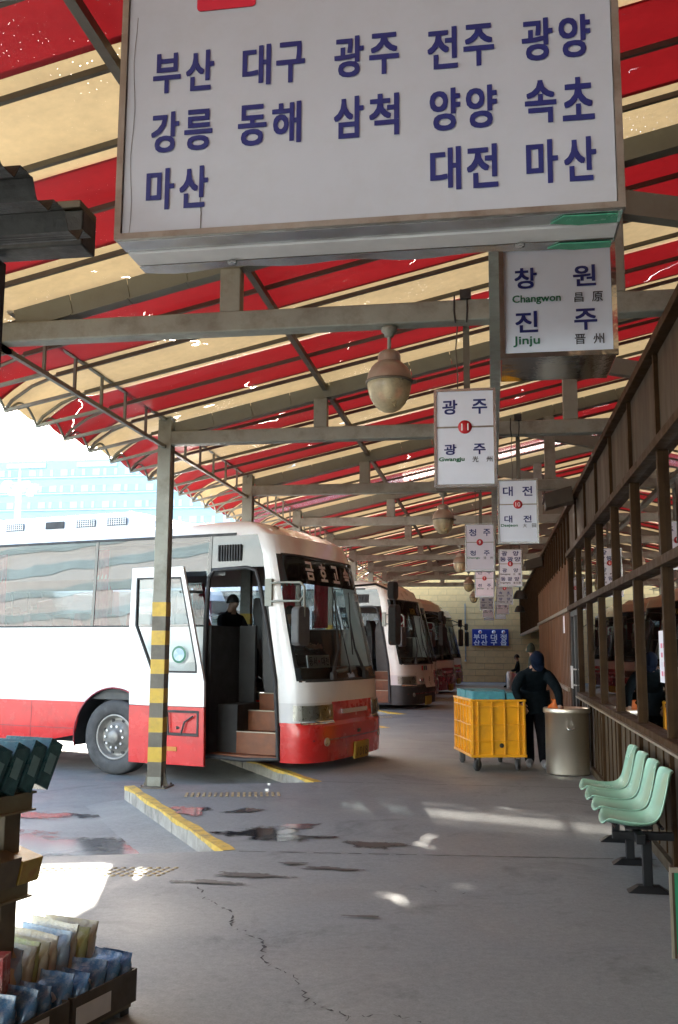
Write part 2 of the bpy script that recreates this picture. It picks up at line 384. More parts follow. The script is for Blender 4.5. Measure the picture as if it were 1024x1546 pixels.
def flush_texts():
    obs = []
    cache = {}
    for s, *_ , bold, size in TEXTS:
        k = (s, bold)
        if k in cache: continue
        cu = bpy.data.curves.new('t', 'FONT'); cu.body = s; cu.size = 1; cu.resolution_u = 3
        cu.align_x = 'CENTER'; cu.align_y = 'CENTER'
        o = bpy.data.objects.new('t', cu); col.objects.link(o); cache[k] = o
    bpy.context.view_layer.update(); dg = bpy.context.evaluated_depsgraph_get()
    for (s, target, mat, parent, name, fit, bold, size) in TEXTS:
        o = cache[(s, bold)]; me = bpy.data.meshes.new_from_object(o.evaluated_get(dg)); me.name = name; me.materials.clear()
        if not me.vertices: continue
        xs = [v.co.x for v in me.vertices]; ys = [v.co.y for v in me.vertices]
        cx, cy = (min(xs)+max(xs))/2, (min(ys)+max(ys))/2; W_, H_ = max(xs)-min(xs), max(ys)-min(ys)
        kx = ky = size
        if fit: kx = fit[0]/W_ if fit[0] else fit[1]/H_; ky = fit[1]/H_ if fit[1] else kx
        V0 = [((v.co.x-cx)*kx, (v.co.y-cy)*ky) for v in me.vertices]; F0 = [tuple(p.vertices) for p in me.polygons]
        bx = bold*(fit[0] if fit and len(s) == 1 else kx) ; sh = [(0, 0)] if bold < .005 else [(sx_*bx*.8, sy_*bx*.8) for sx_ in (-1, 0, 1) for sy_ in (-1, 0, 1)]
        V = []; F = []; me2 = bpy.data.meshes.new(name)
        for li, (dx, dy) in enumerate(sh):
            o_ = len(V); d = .0001*li
            for (x, y) in V0: V.append(target(x+dx, y+dy, d) if callable(target) else target @ Vector((x+dx, y+dy, d)))
            F += [tuple(o_+i for i in f) for f in F0]
        me2.from_pydata(V, [], F); bpy.data.meshes.remove(me); me = me2
        obj(name, me, mat, parent)
    for o in cache.values():
        cu = o.data; bpy.data.objects.remove(o); bpy.data.curves.remove(cu)

# ================================================================== SETTING
TY = [2.97+3.93*k for k in range(-1, 10)]      # truss lines
ROAD = -.19
g = MB(); g.add([(-900,-900,ROAD),(900,-900,ROAD),(900,1500,ROAD),(-900,1500,ROAD)], [(0,1,2,3)])
road = tag(g.build('roadway', 'concrete_road'), kind='structure')
poly = []
for k in range(-3, 10):
    poly += [(-2.12, 7.62+3.93*k), (-4.19, 10.81+3.93*k)]
y_lo, y_hi = poly[0][1], 46.5
poly = [(2.0, y_lo)]+poly[:-1]+[(-2.12, y_hi), (2.0, y_hi)]
poly = poly[::-1]
p = MB(); n = len(poly)
p.add([(x, y, 0) for x, y in poly], [tuple(range(n))])
plat = tag(p.build('platform', 'concrete_platform', fix=False), kind='structure')
if plat.data.polygons[0].normal.z < 0: plat.data.flip_normals()
for k in range(-1, 7):
    a = Vector((-2.12, 7.62+3.93*k, 0)); b = Vector((-4.19, 10.81+3.93*k, 0)); c2 = Vector((-2.12, 11.55+3.93*k, 0))
    d = (b-a).normalized(); nrm = Vector((d.y, -d.x, 0))
    if nrm.x < 0: nrm = -nrm
    o1 = nrm*-.006
    f = MB(); nseg = 14; rnd = random.Random(k)
    for i in range(nseg):         # long kerb face, slightly uneven, cast in short lengths
        q0 = a+(b-a)*(i/nseg); q1 = a+(b-a)*((i+.985)/nseg)
        off = nrm*(-.004-rnd.random()*.006)
        f.add([q0+off+Vector((0,0,ROAD)), q1+off+Vector((0,0,ROAD)), q1+off+Vector((0,0,-.004)), q0+off+Vector((0,0,-.004)),
               q0+Vector((0,0,-.002)), q1+Vector((0,0,-.002))], [(0,1,2,3), (3,2,5,4)])
    f.add([b+Vector((0,0,ROAD)), c2+Vector((0,0,ROAD)), c2, b], [(0,1,2,3)])
    f.build('kerb_face', 'kerb_face', plat, fix=False)
    ap = MB(); ap.add([a-nrm*.003+Vector((0,0,-.145)), b-nrm*.003+Vector((0,0,-.145)), b-nrm*.45+Vector((0,0,ROAD+.003)), a-nrm*.45+Vector((0,0,ROAD+.003))], [(0,1,2,3)])
    o = ap.build('road_apron', 'concrete_road', road, fix=False)
    if o.data.polygons[0].normal.z < 0: o.data.flip_normals()
    s = MB()                      # worn painted edge: on the top and the upper face
    N = 40
    top_in = []; 
    for i in range(N+1):
        q = a+(b-a)*(i/N); wv = .085+.010*math.sin(i*.7+k)+rnd.random()*.012
        top_in.append((q-nrm*.011, q+nrm*wv, .022+.012*math.sin(i*.5+k)+rnd.random()*.010))
    V = []; F = []
    for (qo, qi, dn) in top_in: V += [qi+Vector((0,0,.004)), qo+Vector((0,0,.004)), qo+Vector((0,0,-dn))]
    for i in range(N): F += [(3*i, 3*i+1, 3*i+4, 3*i+3), (3*i+1, 3*i+2, 3*i+5, 3*i+4)]
    s.add(V, F); s.build('kerb_paint', 'yellow_paint', plat, fix=False)
    if k < 4:                     # tactile strip: raised bars set into the floor
        tb = MB(); cx, cy = -2.83, 10.43+3.93*k
        for i in range(17):
            x = cx-.5+i*.062
            for j in range(1): tb.box((x, cy-.13, .0), (x+.028, cy+.13, .007), Matrix.Translation((cx, cy, 0)) @ Matrix.Rotation(R(14), 4, 'Z') @ Matrix.Translation((-cx, -cy, 0)))
        if k < 0:
            tb = MB()
            for i in range(16):
                for j in range(5):
                    x = -3.28+i*.062+j*.012; y = 6.56+j*.062+i*.012
                    tb.lathe([(.021, 0), (.019, .004), (.010, .007), (.0, .007)], (x, y, 0), 8)
        tag(tb.build('tactile_strip', 'tactile_yellow', plat), kind='stuff')
# saw-cut joints across the floor
for (x0, y0, x1, y1) in ((-2.0, 7.62, 1.2, 7.9), (-2.1, 11.6, 1.2, 11.68), (-2.0, 15.5, 1.2, 15.5)):
    j = MB(); V = []; F = []; N = 60; rnd = random.Random(int(y0*10))
    for i in range(N+1):
        t = i/N; y = y0+(y1-y0)*t+rnd.uniform(-.008, .008); hw = .004+rnd.random()*.006; x = x0+(x1-x0)*t
        V += [(x, y-hw, .003), (x, y+hw, .003)]
    for i in range(N):
        if rnd.random() < .8: F.append((2*i, 2*i+2, 2*i+3, 2*i+1))
    j.add(V, F); j.build('floor_joint', 'crack_dark', plat, fix=False)
# irregular crack running towards the camera
ck = [(-2.0, 6.55), (-1.85, 6.2), (-1.62, 5.95), (-1.5, 5.62), (-1.28, 5.4), (-1.18, 5.05), (-.98, 4.86), (-.86, 4.55), (-.66, 4.4), (-.58, 4.1), (-.4, 3.85), (-.3, 3.5)]
def crack(pts, wmax, seed, gap=.12):
    rnd = random.Random(seed); fine = []
    for (a, b) in zip(pts, pts[1:]):
        for i in range(12):
            t = i/12; fine.append((a[0]+(b[0]-a[0])*t+rnd.uniform(-.018, .018), a[1]+(b[1]-a[1])*t+rnd.uniform(-.018, .018)))
    V = []; F = []
    for i, (x, y) in enumerate(fine):
        hw = wmax*(.15+rnd.random()**3); V += [(x-hw, y-hw*.4, .0035), (x+hw, y+hw*.4, .0035)]
    for i in range(len(fine)-1):
        if rnd.random() > gap: F.append((2*i, 2*i+2, 2*i+3, 2*i+1))
    m = MB(); m.add(V, F); m.build('floor_crack', 'crack_dark', plat, fix=False)
crack(ck, .010, 3, .35); crack([(-.66, 4.4), (-.45, 4.45), (-.3, 4.38)], .008, 4, .3); crack([(.1, 6.7), (-.3, 6.6), (-.8, 6.75)], .006, 5, .45)
def soft_mat(name, c, rough):
    m, t, b = base(name); out = t.nodes['Material Output']; b.inputs['Base Color'].default_value = (*c, 1); b.inputs['Roughness'].default_value = rough
    at = nd(t, 'ShaderNodeAttribute', attribute_name='edge'); g_ = nd(t, 'ShaderNodeNewGeometry')
    n1 = noise(t, 7, 6, .7, g_.outputs['Position'])
    f = mth(t, 'ADD', at.outputs['Fac'], mth(t, 'MULTIPLY', mth(t, 'SUBTRACT', n1, .5), 1.7)); f = ramp(t, f, [(.50, 0.0), (.78, 1.0)])
    f = mth(t, 'MAXIMUM', f, mth(t, 'GREATER_THAN', at.outputs['Fac'], .97))
    tr = nd(t, 'ShaderNodeBsdfTransparent'); mx = nd(t, 'ShaderNodeMixShader'); t.links.new(f, mx.inputs[0]); t.links.new(b.outputs[0], mx.inputs[1]); t.links.new(tr.outputs[0], mx.inputs[2]); t.links.new(mx.outputs[0], out.inputs[0])
for nm_, c_, r_ in (('puddle_water', (.035, .036, .038), .09), ('puddle_clear', (.11, .11, .112), .12), ('oil_stain', (.055, .05, .045), .5)): soft_mat(nm_, c_, r_)
def sheet(name, poly, z, mat, parent=None):
    n = len(poly); cx = sum(p[0] for p in poly)/n; cy = sum(p[1] for p in poly)/n; K = 8; V = []; A = []
    for k in range(K+1):
        for (x, y) in poly: V.append((cx+(x-cx)*1.25*(.02+.98*k/K), cy+(y-cy)*1.25*(.02+.98*k/K), z)); A.append(k/K)
    F = [(k*n+i, k*n+(i+1) % n, (k+1)*n+(i+1) % n, (k+1)*n+i) for k in range(K) for i in range(n)]+[tuple(range(n))]
    m = MB(); m.add(V, F); o = m.build(name, mat, parent, fix=False)
    if o.data.polygons[0].normal.z < 0: o.data.flip_normals()
    at = o.data.attributes.new('edge', 'FLOAT', 'POINT'); at.data.foreach_set('value', A); return o
def sheet_hard(name, poly, z, mat, parent=None):
    m = MB(); m.add([(x, y, z) for x, y in poly], [tuple(range(len(poly)))]); o = m.build(name, mat, parent, fix=False)
    if o.data.polygons[0].normal.z < 0: o.data.flip_normals()
    return o
for i, (cx, cy, rx, ry, rot, mt) in enumerate(((-1.95, 8.35, .42, .28, .2, 'puddle_water'), (-1.75, 8.75, .22, .12, .1, 'puddle_clear'), (-1.62, 8.25, .25, .10, .1, 'puddle_water'),
        (-.98, 8.05, .20, .17, 0, 'oil_stain'), (-1.2, 7.15, .22, .055, 0, 'oil_stain'), (-1.72, 6.85, .26, .07, .1, 'oil_stain'), (-1.95, 6.6, .25, .06, .1, 'oil_stain'),
        (-2.95, 9.35, .26, .22, -.6, 'puddle_clear'), (-2.42, 9.45, .17, .14, .8, 'puddle_clear'), (-.78, 5.95, .10, .02, 0, 'oil_stain'), (-1.5, 7.25, .10, .05, 0, 'oil_stain'))):
    sheet('puddle' if 'puddle' in mt else 'oil_stain', blob(cx, cy, rx, ry, rot, 34, .4, i+5), .0042+.0006*i, mt, plat)
for i, (cx, cy, rx, ry, rot) in enumerate(((-4.3, 8.35, 1.5, .75, .2), (-3.2, 8.2, .5, .22, .1), (-5.2, 9.8, 1.1, .3, .05), (-3.6, 7.6, .6, .2, .1))):
    sheet('puddle', blob(cx, cy, rx, ry, rot, 40, .35, i+50), ROAD+.004+.001*i, 'puddle_clear', road)

# ------------------------------------------------------------------ canopy
canopy = thing('canopy', 'long pitched canopy of red and cream striped sheets on grey steel trusses over the bays', 'canopy')
S = .225
def rz(x): return 4.25+S*(x+3.8)
RX = [-4.66, -4.60, -4.50, -4.38, -4.25, -4.1, -3.6, -2.8, -1.9, -1, 0, 1, 2, 3.4]
def eave(x):      # the sheets curl down at the eave
    return 0 if x > -4.1 else -((-4.1-x)/.56)**2*.20
y = 4.35-2*11; k = 0
bounds = []
while y < 43.0:
    bounds.append(y); y += 1.0
for i in range(len(bounds)-1):
    y0, y1 = bounds[i]-.02, bounds[i+1]+.02; cream = i % 2 == 0
    s = MB(); n = 9; rnd = random.Random(i); ph = rnd.uniform(0, 6)
    zo = .007 if cream else 0
    def fn(x, t, y0=y0, y1=y1, ph=ph, zo=zo):
        yy = y0+(y1-y0)*t; sag = .018*math.sin(x*1.3+ph)*math.sin(math.pi*t) - .012*math.sin(2*math.pi*(yy-4.49)/.655)**2
        ed = .05*abs(math.sin(math.pi*(yy-4.49)/.655))*(1 if x < -4.2 else 0)
        return (x, yy, rz(x)+eave(x)+sag+ed+.03+zo)
    s.grid(fn, RX, [j/n for j in range(n+1)])
    s.build('cream_sheet' if cream else 'red_sheet', 'sheet_cream' if cream else 'sheet_red', canopy, fix=False)
# slender ribs under the sheets, with ties and hoops at the eave
y = 4.49-.655*9
while y < 41.2:
    if min(abs(y-t) for t in TY) > .16 or True:
        r = MB(); r.bar((-4.1, y, rz(-4.1)-.012), (3.3, y, rz(3.3)-.012), .030, .036)
        r.build('roof_rib', 'steel_dark', canopy)
        e = MB(); e.bar((-4.62, y, 3.83), (-3.86, y, 3.99), .035, .03)
        e.tube([(-4.1, y, rz(-4.1)-.02), (-4.35, y, rz(-4.35)-.06), (-4.55, y, 3.93), (-4.62, y, 3.83)], .017, 6)
        e.tube([(-4.60, y+.03+.595*t/10, 3.84+.15*math.sin(math.pi*t/10)) for t in range(11)], .014, 5)
        e.build('eave_tie', 'steel_grey', canopy)
    y += .655
for yT in TY:
    tr = thing('truss', None, None); tr.parent = canopy
    c = MB(); c.box((-3.92, yT-.075, 3.97), (1.6, yT+.075, 4.13)); c.build('bottom_chord', 'steel_grey', tr, .012)
    x = -3.72; rnd = random.Random(int(yT))
    while x < 3.0:                 # folded cover pieces along the rafter
        x1 = x+.47; q = MB(); g0 = .004
        q.bar((x+g0, yT-.03, rz(x)-.105), (x1-g0, yT-.03, rz(x1)-.105), .012, .16)
        q.bar((x+g0, yT+.02, rz(x)-.19-rnd.random()*.004), (x1-g0, yT+.02, rz(x1)-.19), .12, .012)
        q.bar((x+g0, yT+.075, rz(x)-.105), (x1-g0, yT+.075, rz(x1)-.105), .012, .16)
        q.build('rafter_cover', 'rafter_cover', tr); x = x1
    for px in (-1.95, .9):
        q = MB(); q.box((px-.08, yT-.06, 4.132), (px+.08, yT+.06, rz(px)-.19)); q.build('post', 'steel_grey', tr, .008)
    q = MB(); q.box((-3.62, yT-.06, 4.132), (-3.34, yT+.06, rz(-3.55)-.19)); q.build('gusset', 'steel_grey', tr, .008)
    q = MB(); q.bar((.15, yT+.02, 5.0), (2.9, yT+.02, 4.42), .12, .18); q.build('brace', 'rafter_cover', tr)
    # column
    if yT > 2:
        cl = thing('column', None, None, (-3.83 if abs(yT-6.9) > .1 else -3.99, yT, 0)); cl.parent = canopy
        q = MB(); h = .08
        q.box((-h, -h, .015), (h, -h+.014, 4.33)); q.box((-h, h-.014, .015), (h, h, 4.33)); q.box((-h+.012, -h+.015, .015), (h-.012, h-.015, 4.33))
        q.build('shaft', 'steel_grey', cl, .003)
        for bi in range(6):
            z1 = 2.1-bi*.33
            q = MB(); q.box((-h-.003, -h-.003, z1-.165), (h+.003, h+.003, z1)); q.build('yellow_band', 'band_yellow', cl)
            q = MB(); q.box((-h-.002, -h-.002, z1-.33), (h+.002, h+.002, z1-.1655)); q.build('dark_band', 'band_dark', cl)
        q = MB(); q.box((-.16, -.16, 0), (.16, .16, .015)); q.build('base_plate', 'steel_dark', cl, .003)
        for sx in (-1, 1):
            q = MB(); q.prism([(sx*.08, .015), (sx*.15, .015), (sx*.13, .06), (sx*.085, .24)], .012, Matrix.Translation((0, -.006, 0)) @ FACE)
            q.build('gusset_plate', 'steel_dark', cl)
            for sy in (-1, 1): MB().lathe([(.014, .015), (.014, .035), (0, .037)], (sx*.13, sy*.13, 0), 6).build('anchor_bolt', 'steel_dark', cl)
# lattice girder over the columns
for i in range(len(TY)-1):
    a, b = TY[i]+.09, TY[i+1]-.09; lg = thing('lattice_girder', None, None); lg.parent = canopy
    q = MB(); q.box((-3.85, a-.2, 3.925), (-3.81, b+.2, 3.965)); q.build('lower_rail', 'steel_grey', lg)
    q = MB(); q.box((-3.85, a, 4.26), (-3.81, b, 4.30)); q.build('upper_rail', 'steel_grey', lg)
    for m_ in range(1, 6):
        yy = a+(b-a)*m_/6; q = MB(); q.box((-3.842, yy-.016, 3.965), (-3.818, yy+.016, 4.26)); q.build('rung', 'steel_grey', lg)
q = MB(); q.bar((-1.9, TY[0], 4.60), (-1.9, 41, 4.60), .055, .06); q.build('purlin', 'steel_dark', canopy)
q = MB(); q.box((.01, TY[0], 3.90), (.10, 41, 3.968)); q.build('cable_tray', 'steel_grey', canopy)

# ------------------------------------------------------------------ terminal front on the right
WX = 1.24
tb = thing('terminal_front', 'brown framed glass terminal front with dark panels running along the platform', 'building')
MY = [7.33-1.45*2+1.455*k for k in range(0, 9)]       # mullions 4.43 .. 16.07
END = 27.0
def part(name, mat, a, b, parent=tb, bevel=0):
    m = MB(); m.box(a, b); return m.build(name, mat, parent, bevel)
DOOR = (MY[7], MY[8])
for i, y in enumerate(MY):
    z0 = 0.0
    part('mullion', 'bronze', (WX-.012, y-.028, z0), (WX+.042, y+.035, 3.06), bevel=.004)
    part('panel_batten', 'bronze', (WX-.012, y-.028, 3.132), (WX+.018, y+.028, 3.798))
    if i < len(MY)-1:
        part('sash', 'bronze', (WX+.012, y+.030, .96), (WX+.042, y+.085, 2.17)); part('sash', 'bronze', (WX+.012, y+.030, 2.27), (WX+.042, y+.085, 3.0))
for i in range(len(MY)-1):
    a, b = MY[i]+.036, MY[i+1]-.036; door = i == 7
    part('upper_panel', 'bronze_panel', (WX+.02, a, 3.13), (WX+.05, b, 3.80))
    if door: continue
    part('lower_panel', 'bronze_lower', (WX+.02, a, .08), (WX+.05, b, .88))
    q = MB(); q.box((WX+.03, a, .96), (WX+.038, b, 2.19)); q.build('pane', 'shop_glass', tb)
    q = MB(); q.box((WX+.03, a, 2.26), (WX+.038, b, 3.05)); q.build('pane', 'shop_glass', tb)
    for e in (.25, .5, .75):
        yy = a+(b-a)*e; part('panel_seam', 'bronze', (WX+.008, yy-.006, .09), (WX+.02, yy+.006, .87))
part('top_rail', 'bronze', (WX-.05, MY[0]-.5, 3.06), (WX+.09, DOOR[1]+.035, 3.13), bevel=.004)
part('mid_rail', 'bronze', (WX-.045, MY[0]-.5, 2.19), (WX+.08, DOOR[1]+.035, 2.26), bevel=.004)
part('sill', 'rail_pale', (WX-.07, MY[0]-.5, .885), (WX+.06, DOOR[0]-.036, .905), bevel=.003)
part('sill_rail', 'bronze', (WX-.045, MY[0]-.5, .905), (WX+.08, DOOR[0]-.036, .96), bevel=.004)
part('plinth', 'bronze_lower', (WX-.02, MY[0]-.5, .0), (WX+.06, DOOR[0]-.036, .078))
part('fascia_cap', 'bronze', (WX-.06, MY[0]-.5, 3.80), (WX+.12, 45.2, 3.87), bevel=.005)
# door bay
dr = thing('door', None, None); dr.parent = tb
ym = (DOOR[0]+DOOR[1])/2
for a, b in ((DOOR[0]+.04, ym-.004), (ym+.004, DOOR[1]-.04)):
    q = MB(); q.ring([(a, .02), (b, .02), (b, 2.17), (a, 2.17)], [(a+.07, .14), (b-.07, .14), (b-.07, 2.09), (a+.07, 2.09)], .05, Matrix(((0,0,1,WX),(1,0,0,0),(0,1,0,0),(0,0,0,1))))
    q.build('door_leaf', 'dash_dark', dr, .003)
    q = MB(); q.box((WX+.02, a+.07, .14), (WX+.028, b-.07, 2.09)); q.build('door_pane', 'shop_glass', dr)
    hy = b-.12 if b < ym+.1 and a < ym-.3 else a+.12
    q = MB(); q.box((WX-.06, hy-.03, .98), (WX-.045, hy+.03, 1.32)); q.box((WX-.045, hy-.01, 1.02), (WX+.01, hy+.01, 1.04)); q.box((WX-.045, hy-.01, 1.26), (WX+.01, hy+.01, 1.28))
    q.build('handle', 'can_white', dr, .004)
q = MB(); q.box((WX+.03, DOOR[0]+.04, 2.27), (WX+.038, DOOR[1]-.04, 3.05)); q.build('pane', 'shop_glass', tb)
# ribbed brown wall beyond the door
y = DOOR[1]+.036; i = 0
while y < END-.05:
    part('siding_board', 'brown_siding', (WX+.012*(i % 2), y+.004, .0), (WX+.05, y+.168, 3.06)); y += .172; i += 1
y = DOOR[1]+.036
while y < 45:
    part('upper_panel', 'bronze_panel', (WX+.02, y+.01, 3.0 if y < END else 2.2), (WX+.06, min(y+.69, 45.2), 3.80)); part('panel_batten', 'bronze', (WX-.02, y-.02, 3.0 if y < END else 2.2), (WX+.03, y+.02, 3.8)); y += .7
part('mid_rail', 'rail_pale', (WX-.04, DOOR[1]+.036, 2.19), (WX+.02, END, 2.25)); part('sill_rail', 'rail_pale', (WX-.04, DOOR[1]+.4, .88), (WX+.02, END, .94))
part('lintel', 'rail_pale', (WX-.02, END, 2.10), (WX+.08, 45.2, 2.20))
part('return_wall', 'brown_siding', (WX+.055, END-.06, 0), (3.4, END, 3.0))
# rooms behind the glass
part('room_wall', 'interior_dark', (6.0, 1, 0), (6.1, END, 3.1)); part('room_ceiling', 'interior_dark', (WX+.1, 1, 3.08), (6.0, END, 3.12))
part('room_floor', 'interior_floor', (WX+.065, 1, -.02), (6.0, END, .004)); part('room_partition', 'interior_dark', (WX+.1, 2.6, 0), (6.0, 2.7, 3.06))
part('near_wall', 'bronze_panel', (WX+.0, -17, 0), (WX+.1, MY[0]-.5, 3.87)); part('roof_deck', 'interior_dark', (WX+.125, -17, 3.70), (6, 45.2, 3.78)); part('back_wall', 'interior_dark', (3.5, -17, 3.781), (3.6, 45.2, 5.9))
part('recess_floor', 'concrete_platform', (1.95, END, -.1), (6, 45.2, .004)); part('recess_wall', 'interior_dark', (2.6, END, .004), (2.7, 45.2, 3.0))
# wall at the end of the platform, coursed block
ew = thing('end_wall', 'beige blockwork wall closing the far end of the platform', 'wall', (0, 45.3, 0))
q = MB(); q.box((-9, .03, -.3), (6, .3, 8)); q.build('mortar_bed', 'mortar', ew)
bm_ = MB(); bm_.box((0, 0, 0), (.83, .035, .265)); bme = bm_.mesh('block'); bme.materials.append(MATS['beige_brick'])
for r_ in range(22):
    for c_ in range(11):
        x = -7.2+c_*.85-(r_ % 2)*.42
        o = obj('block', bme, None, ew, 0, (x, random.uniform(-.004, .004), .02+r_*.285))
q = MB(); q.box((-1.3, -.05, 1.0), (-1.24, -.01, 3.6)); q.lathe([(.05, .93), (.05, 1.02), (0, 1.03)], (-1.27, -.04, 0), 8); q.build('pipe', 'steel_grey', ew)
rp = thing('shutter', 'red roller shutter with pale patches in the recess beyond the brown wall', 'shutter', (2.0, 36, 0))
for i in range(20):
    q = MB(); q.box((.0+.006*(i % 2), -5.2, .02+i*.105), (.05, 5.2, .12+i*.105)); q.build('slat', 'shutter_red', rp)

# ================================================================== COACHES
def lerp_table(T, z):
    if z <= T[0][0]: return T[0][1]
    for (a, va), (b, vb) in zip(T, T[1:]):
        if z <= b: return va+(vb-va)*(z-a)/(b-a)
    return T[-1][1]
W_T = [(0, 1.20), (.3, 1.245), (.6, 1.25), (2.0, 1.25), (3.27, 1.19), (3.34, 1.165), (3.42, 1.08), (3.48, .95), (3.53, .70), (3.56, .35), (3.57, 0.0)]
RK_T = [(0, .06), (.35, .0), (.75, .0), (.80, .045), (1.05, .06), (1.33, .075), (3.0, .50), (3.27, .64), (3.34, .78), (3.42, .92), (3.48, 1.12), (3.53, 1.5), (3.57, 1.9)]
NE = 3.6; DEPTH = .52
def bw(z): return lerp_table(W_T, z)
def rk(z): return lerp_table(RK_T, z)
def fpt(y, z, off=0):
    """point on the coach's front surface for a given y, z, pushed out by off"""
    wv = bw(z); yy = max(-.9999, min(.9999, y/wv)); xc = -.45-.65*rk(z); a = DEPTH-.35*rk(z)
    def P(yq, zq):
        wq = bw(zq); t = max(-.9999, min(.9999, yq/wq)); return Vector((-.45-.65*rk(zq)+(DEPTH-.35*rk(zq))*(1-abs(t)**NE)**(1/NE), yq, zq))
    p = P(y, z)
    if off:
        e = .01; du = P(y+e, z)-P(y-e, z); dv = P(y, z+e)-P(y, z-e); nn = du.cross(dv).normalized()
        if nn.x < 0: nn = -nn
        p = p+nn*off
    return p
WHX, WHZ, WHR = -3.12, .505, .52
REARX = -9.2
ARCH = .68
def arch_z(x):
    r = 0
    for cx in (WHX, REARX):
        d = abs(x-cx)
        if d < ARCH: r = max(r, WHZ+math.sqrt(ARCH*ARCH-d*d))
    return r
ZR = [.20, .30, .60, .75, .80, .98, 1.05, 1.33, 1.6, 2.04, 2.3, 2.6, 2.83, 3.0, 3.27, 3.34, 3.42, 3.48, 3.53, 3.56, 3.57]
def cols_side():
    X = [-11.6, -11.2]
    X += [REARX-ARCH+2*ARCH*i/18 for i in range(19)]
    X += [-7.45, -5.5]
    X += [WHX-ARCH+2*ARCH*i/18 for i in range(19)]+[-3.55]
    X += [-1.6, -1.2, -.85]
    return sorted(set(round(x, 4) for x in X))
def make_coach(label):
    root = thing('coach', label, 'bus')
    XS = cols_side(); NF = 30
    C = [('R', x) for x in XS]+[('F', k/NF) for k in range(NF+1)]+[('L', x) for x in XS[::-1]]
    def pt(c, z):
        kind, u = c; wv = bw(z); r = rk(z)
        if kind == 'F':
            a = math.pi*u; cs, sn = math.cos(a), max(0, math.sin(a))
            return (-.45-.65*r+(DEPTH-.35*r)*sn**(2/NE), -wv*math.copysign(abs(cs)**(2/NE), cs), z)
        x = u; s = max(0, min(1, (x+1.6)/1.15)); x = x-.65*r*s
        zz = max(z, arch_z(u)) if z < 1.3 else z
        return (x, -wv if kind == 'R' else wv, zz)
    cells = {}
    def put(part, quad): cells.setdefault(part, []).append(quad)
    for i in range(len(C)-1):
        c0, c1 = C[i], C[i+1]
        for j in range(len(ZR)-1):
            z0, z1 = ZR[j], ZR[j+1]; zm = (z0+z1)/2
            if 'F' == c0[0] == c1[0]:
                u = (c0[1]+c1[1])/2
                q = [pt(c0, z0), pt(c1, z0), pt(c1, z1), pt(c0, z1)]; ym = abs(q[0][1]+q[1][1])/2
                if zm < .30: continue
                if zm > 3.0: part = 'roof'
                elif zm > 1.33: part = 'windscreen' if .115 < u < .885 else 'front_fascia'
                elif zm > 1.05: part = 'front_fascia'
                elif zm > .80: part = 'grille_panel' if ym < .62 else ('lamp_surround', q[0][1] < 0)
                elif zm > .75: part = 'bumper'
                else: part = 'bumper'
            else:
                xm = c0[1] if c0[0] != 'F' else c1[1]
                if c0[0] != 'F' and c1[0] != 'F': xm = (c0[1]+c1[1])/2
                right = c0[0] == 'R'
                if zm < .30 and xm > -3.5: continue
                if right and xm > -1.6 and .30 < zm < 2.83: continue
                if zm > 3.27: part = 'roof'
                elif zm > 2.04:
                    if right and xm > -1.6: part = 'door_header'
                    else:
                        e = 0
                        for kk, lim in enumerate((-9.35, -7.45, -5.5, -3.55, -1.6)):
                            if xm > lim: e = kk+1
                        part = ('window', right, e)
                elif zm > .98: part = 'side_panel'
                else: part = 'lower_panel'
                q = [pt(c0, z0), pt(c1, z0), pt(c1, z1), pt(c0, z1)]
                if part in ('side_panel', 'lower_panel') and all(abs(q[0][k]-q[3][k]) < 1e-6 for k in range(3)) and all(abs(q[1][k]-q[2][k]) < 1e-6 for k in range(3)): continue
            put(part, q)
    mats = dict(roof='bus_white', windscreen='windscreen', front_fascia='bus_white', grille_panel='bus_red', lamp_surround='bus_grey', bumper='bus_red', door_header='header_grey', side_panel='bus_white', lower_panel='bus_red')
    P = {}
    for part, quads in cells.items():
        idx = {}; V = []; F = []
        for q in quads:
            f = []
            for p in q:
                k = tuple(round(v, 5) for v in p)
                if k not in idx: idx[k] = len(V); V.append(p)
                if not f or f[-1] != idx[k]: f.append(idx[k])
            if f[0] == f[-1]: f = f[:-1]
            if len(f) >= 3: F.append(tuple(f))
        m = MB(); m.add(V, F, True)
        nm = part if not isinstance(part, tuple) else ('lamp_surround' if part[0] == 'lamp_surround' else 'side_window')
        o = m.build(nm, mats[nm] if nm in mats else 'side_glass', root, fix=False)
        if not isinstance(part, tuple): P[part] = o
        o.data.set_sharp_from_angle(angle=R(32))
    q = MB(); q.add([(-11.6, -bw(z), z) for z in ZR[:-1]]+[(-11.6, bw(z), z) for z in ZR[:-1][::-1]], [tuple(range(2*len(ZR)-2))]); q.build('rear_panel', 'bus_white', root, fix=False)
    # window pillars, rails, seams
    for s in (-1, 1):
        for x in (-11.15, -9.35, -7.45, -5.5, -3.55, -1.6):
            q = MB(); q.bar((x, s*(bw(2.04)+.002), 2.04), (x, s*(bw(3.27)+.002), 3.27), .05, .012, (0, 1, 0)); q.build('window_pillar', 'black_gloss', root)
        q = MB(); q.bar((-11.6, s*(bw(3.28)+.004), 3.285), (-1.2, s*(bw(3.28)+.004), 3.285), .02, .035); q.build('gutter', 'black_rubber', root)
        q = MB(); q.bar((-11.6, s*(1.252), 2.045), (-1.62, s*(1.252), 2.045), .012, .022); q.build('window_trim', 'black_rubber', root)
        q = MB(); q.bar((-8.4, s*1.2505, .60), (-3.82, s*1.2505, .60), .008, .010); q.build('panel_seam', 'bus_dark_red', root)
        for x in (-4.6, -5.5, -6.4, -7.45):
            q = MB(); q.box((x-.004, s*1.2512-.001, .24), (x+.004, s*1.2512+.001, .97)); q.build('panel_seam', 'bus_dark_red', root)
        q = MB(); q.box((-8.4, s*1.2512-.001, .978), (-3.62, s*1.2512+.001, .986)); q.build('panel_seam', 'bus_grey', root)
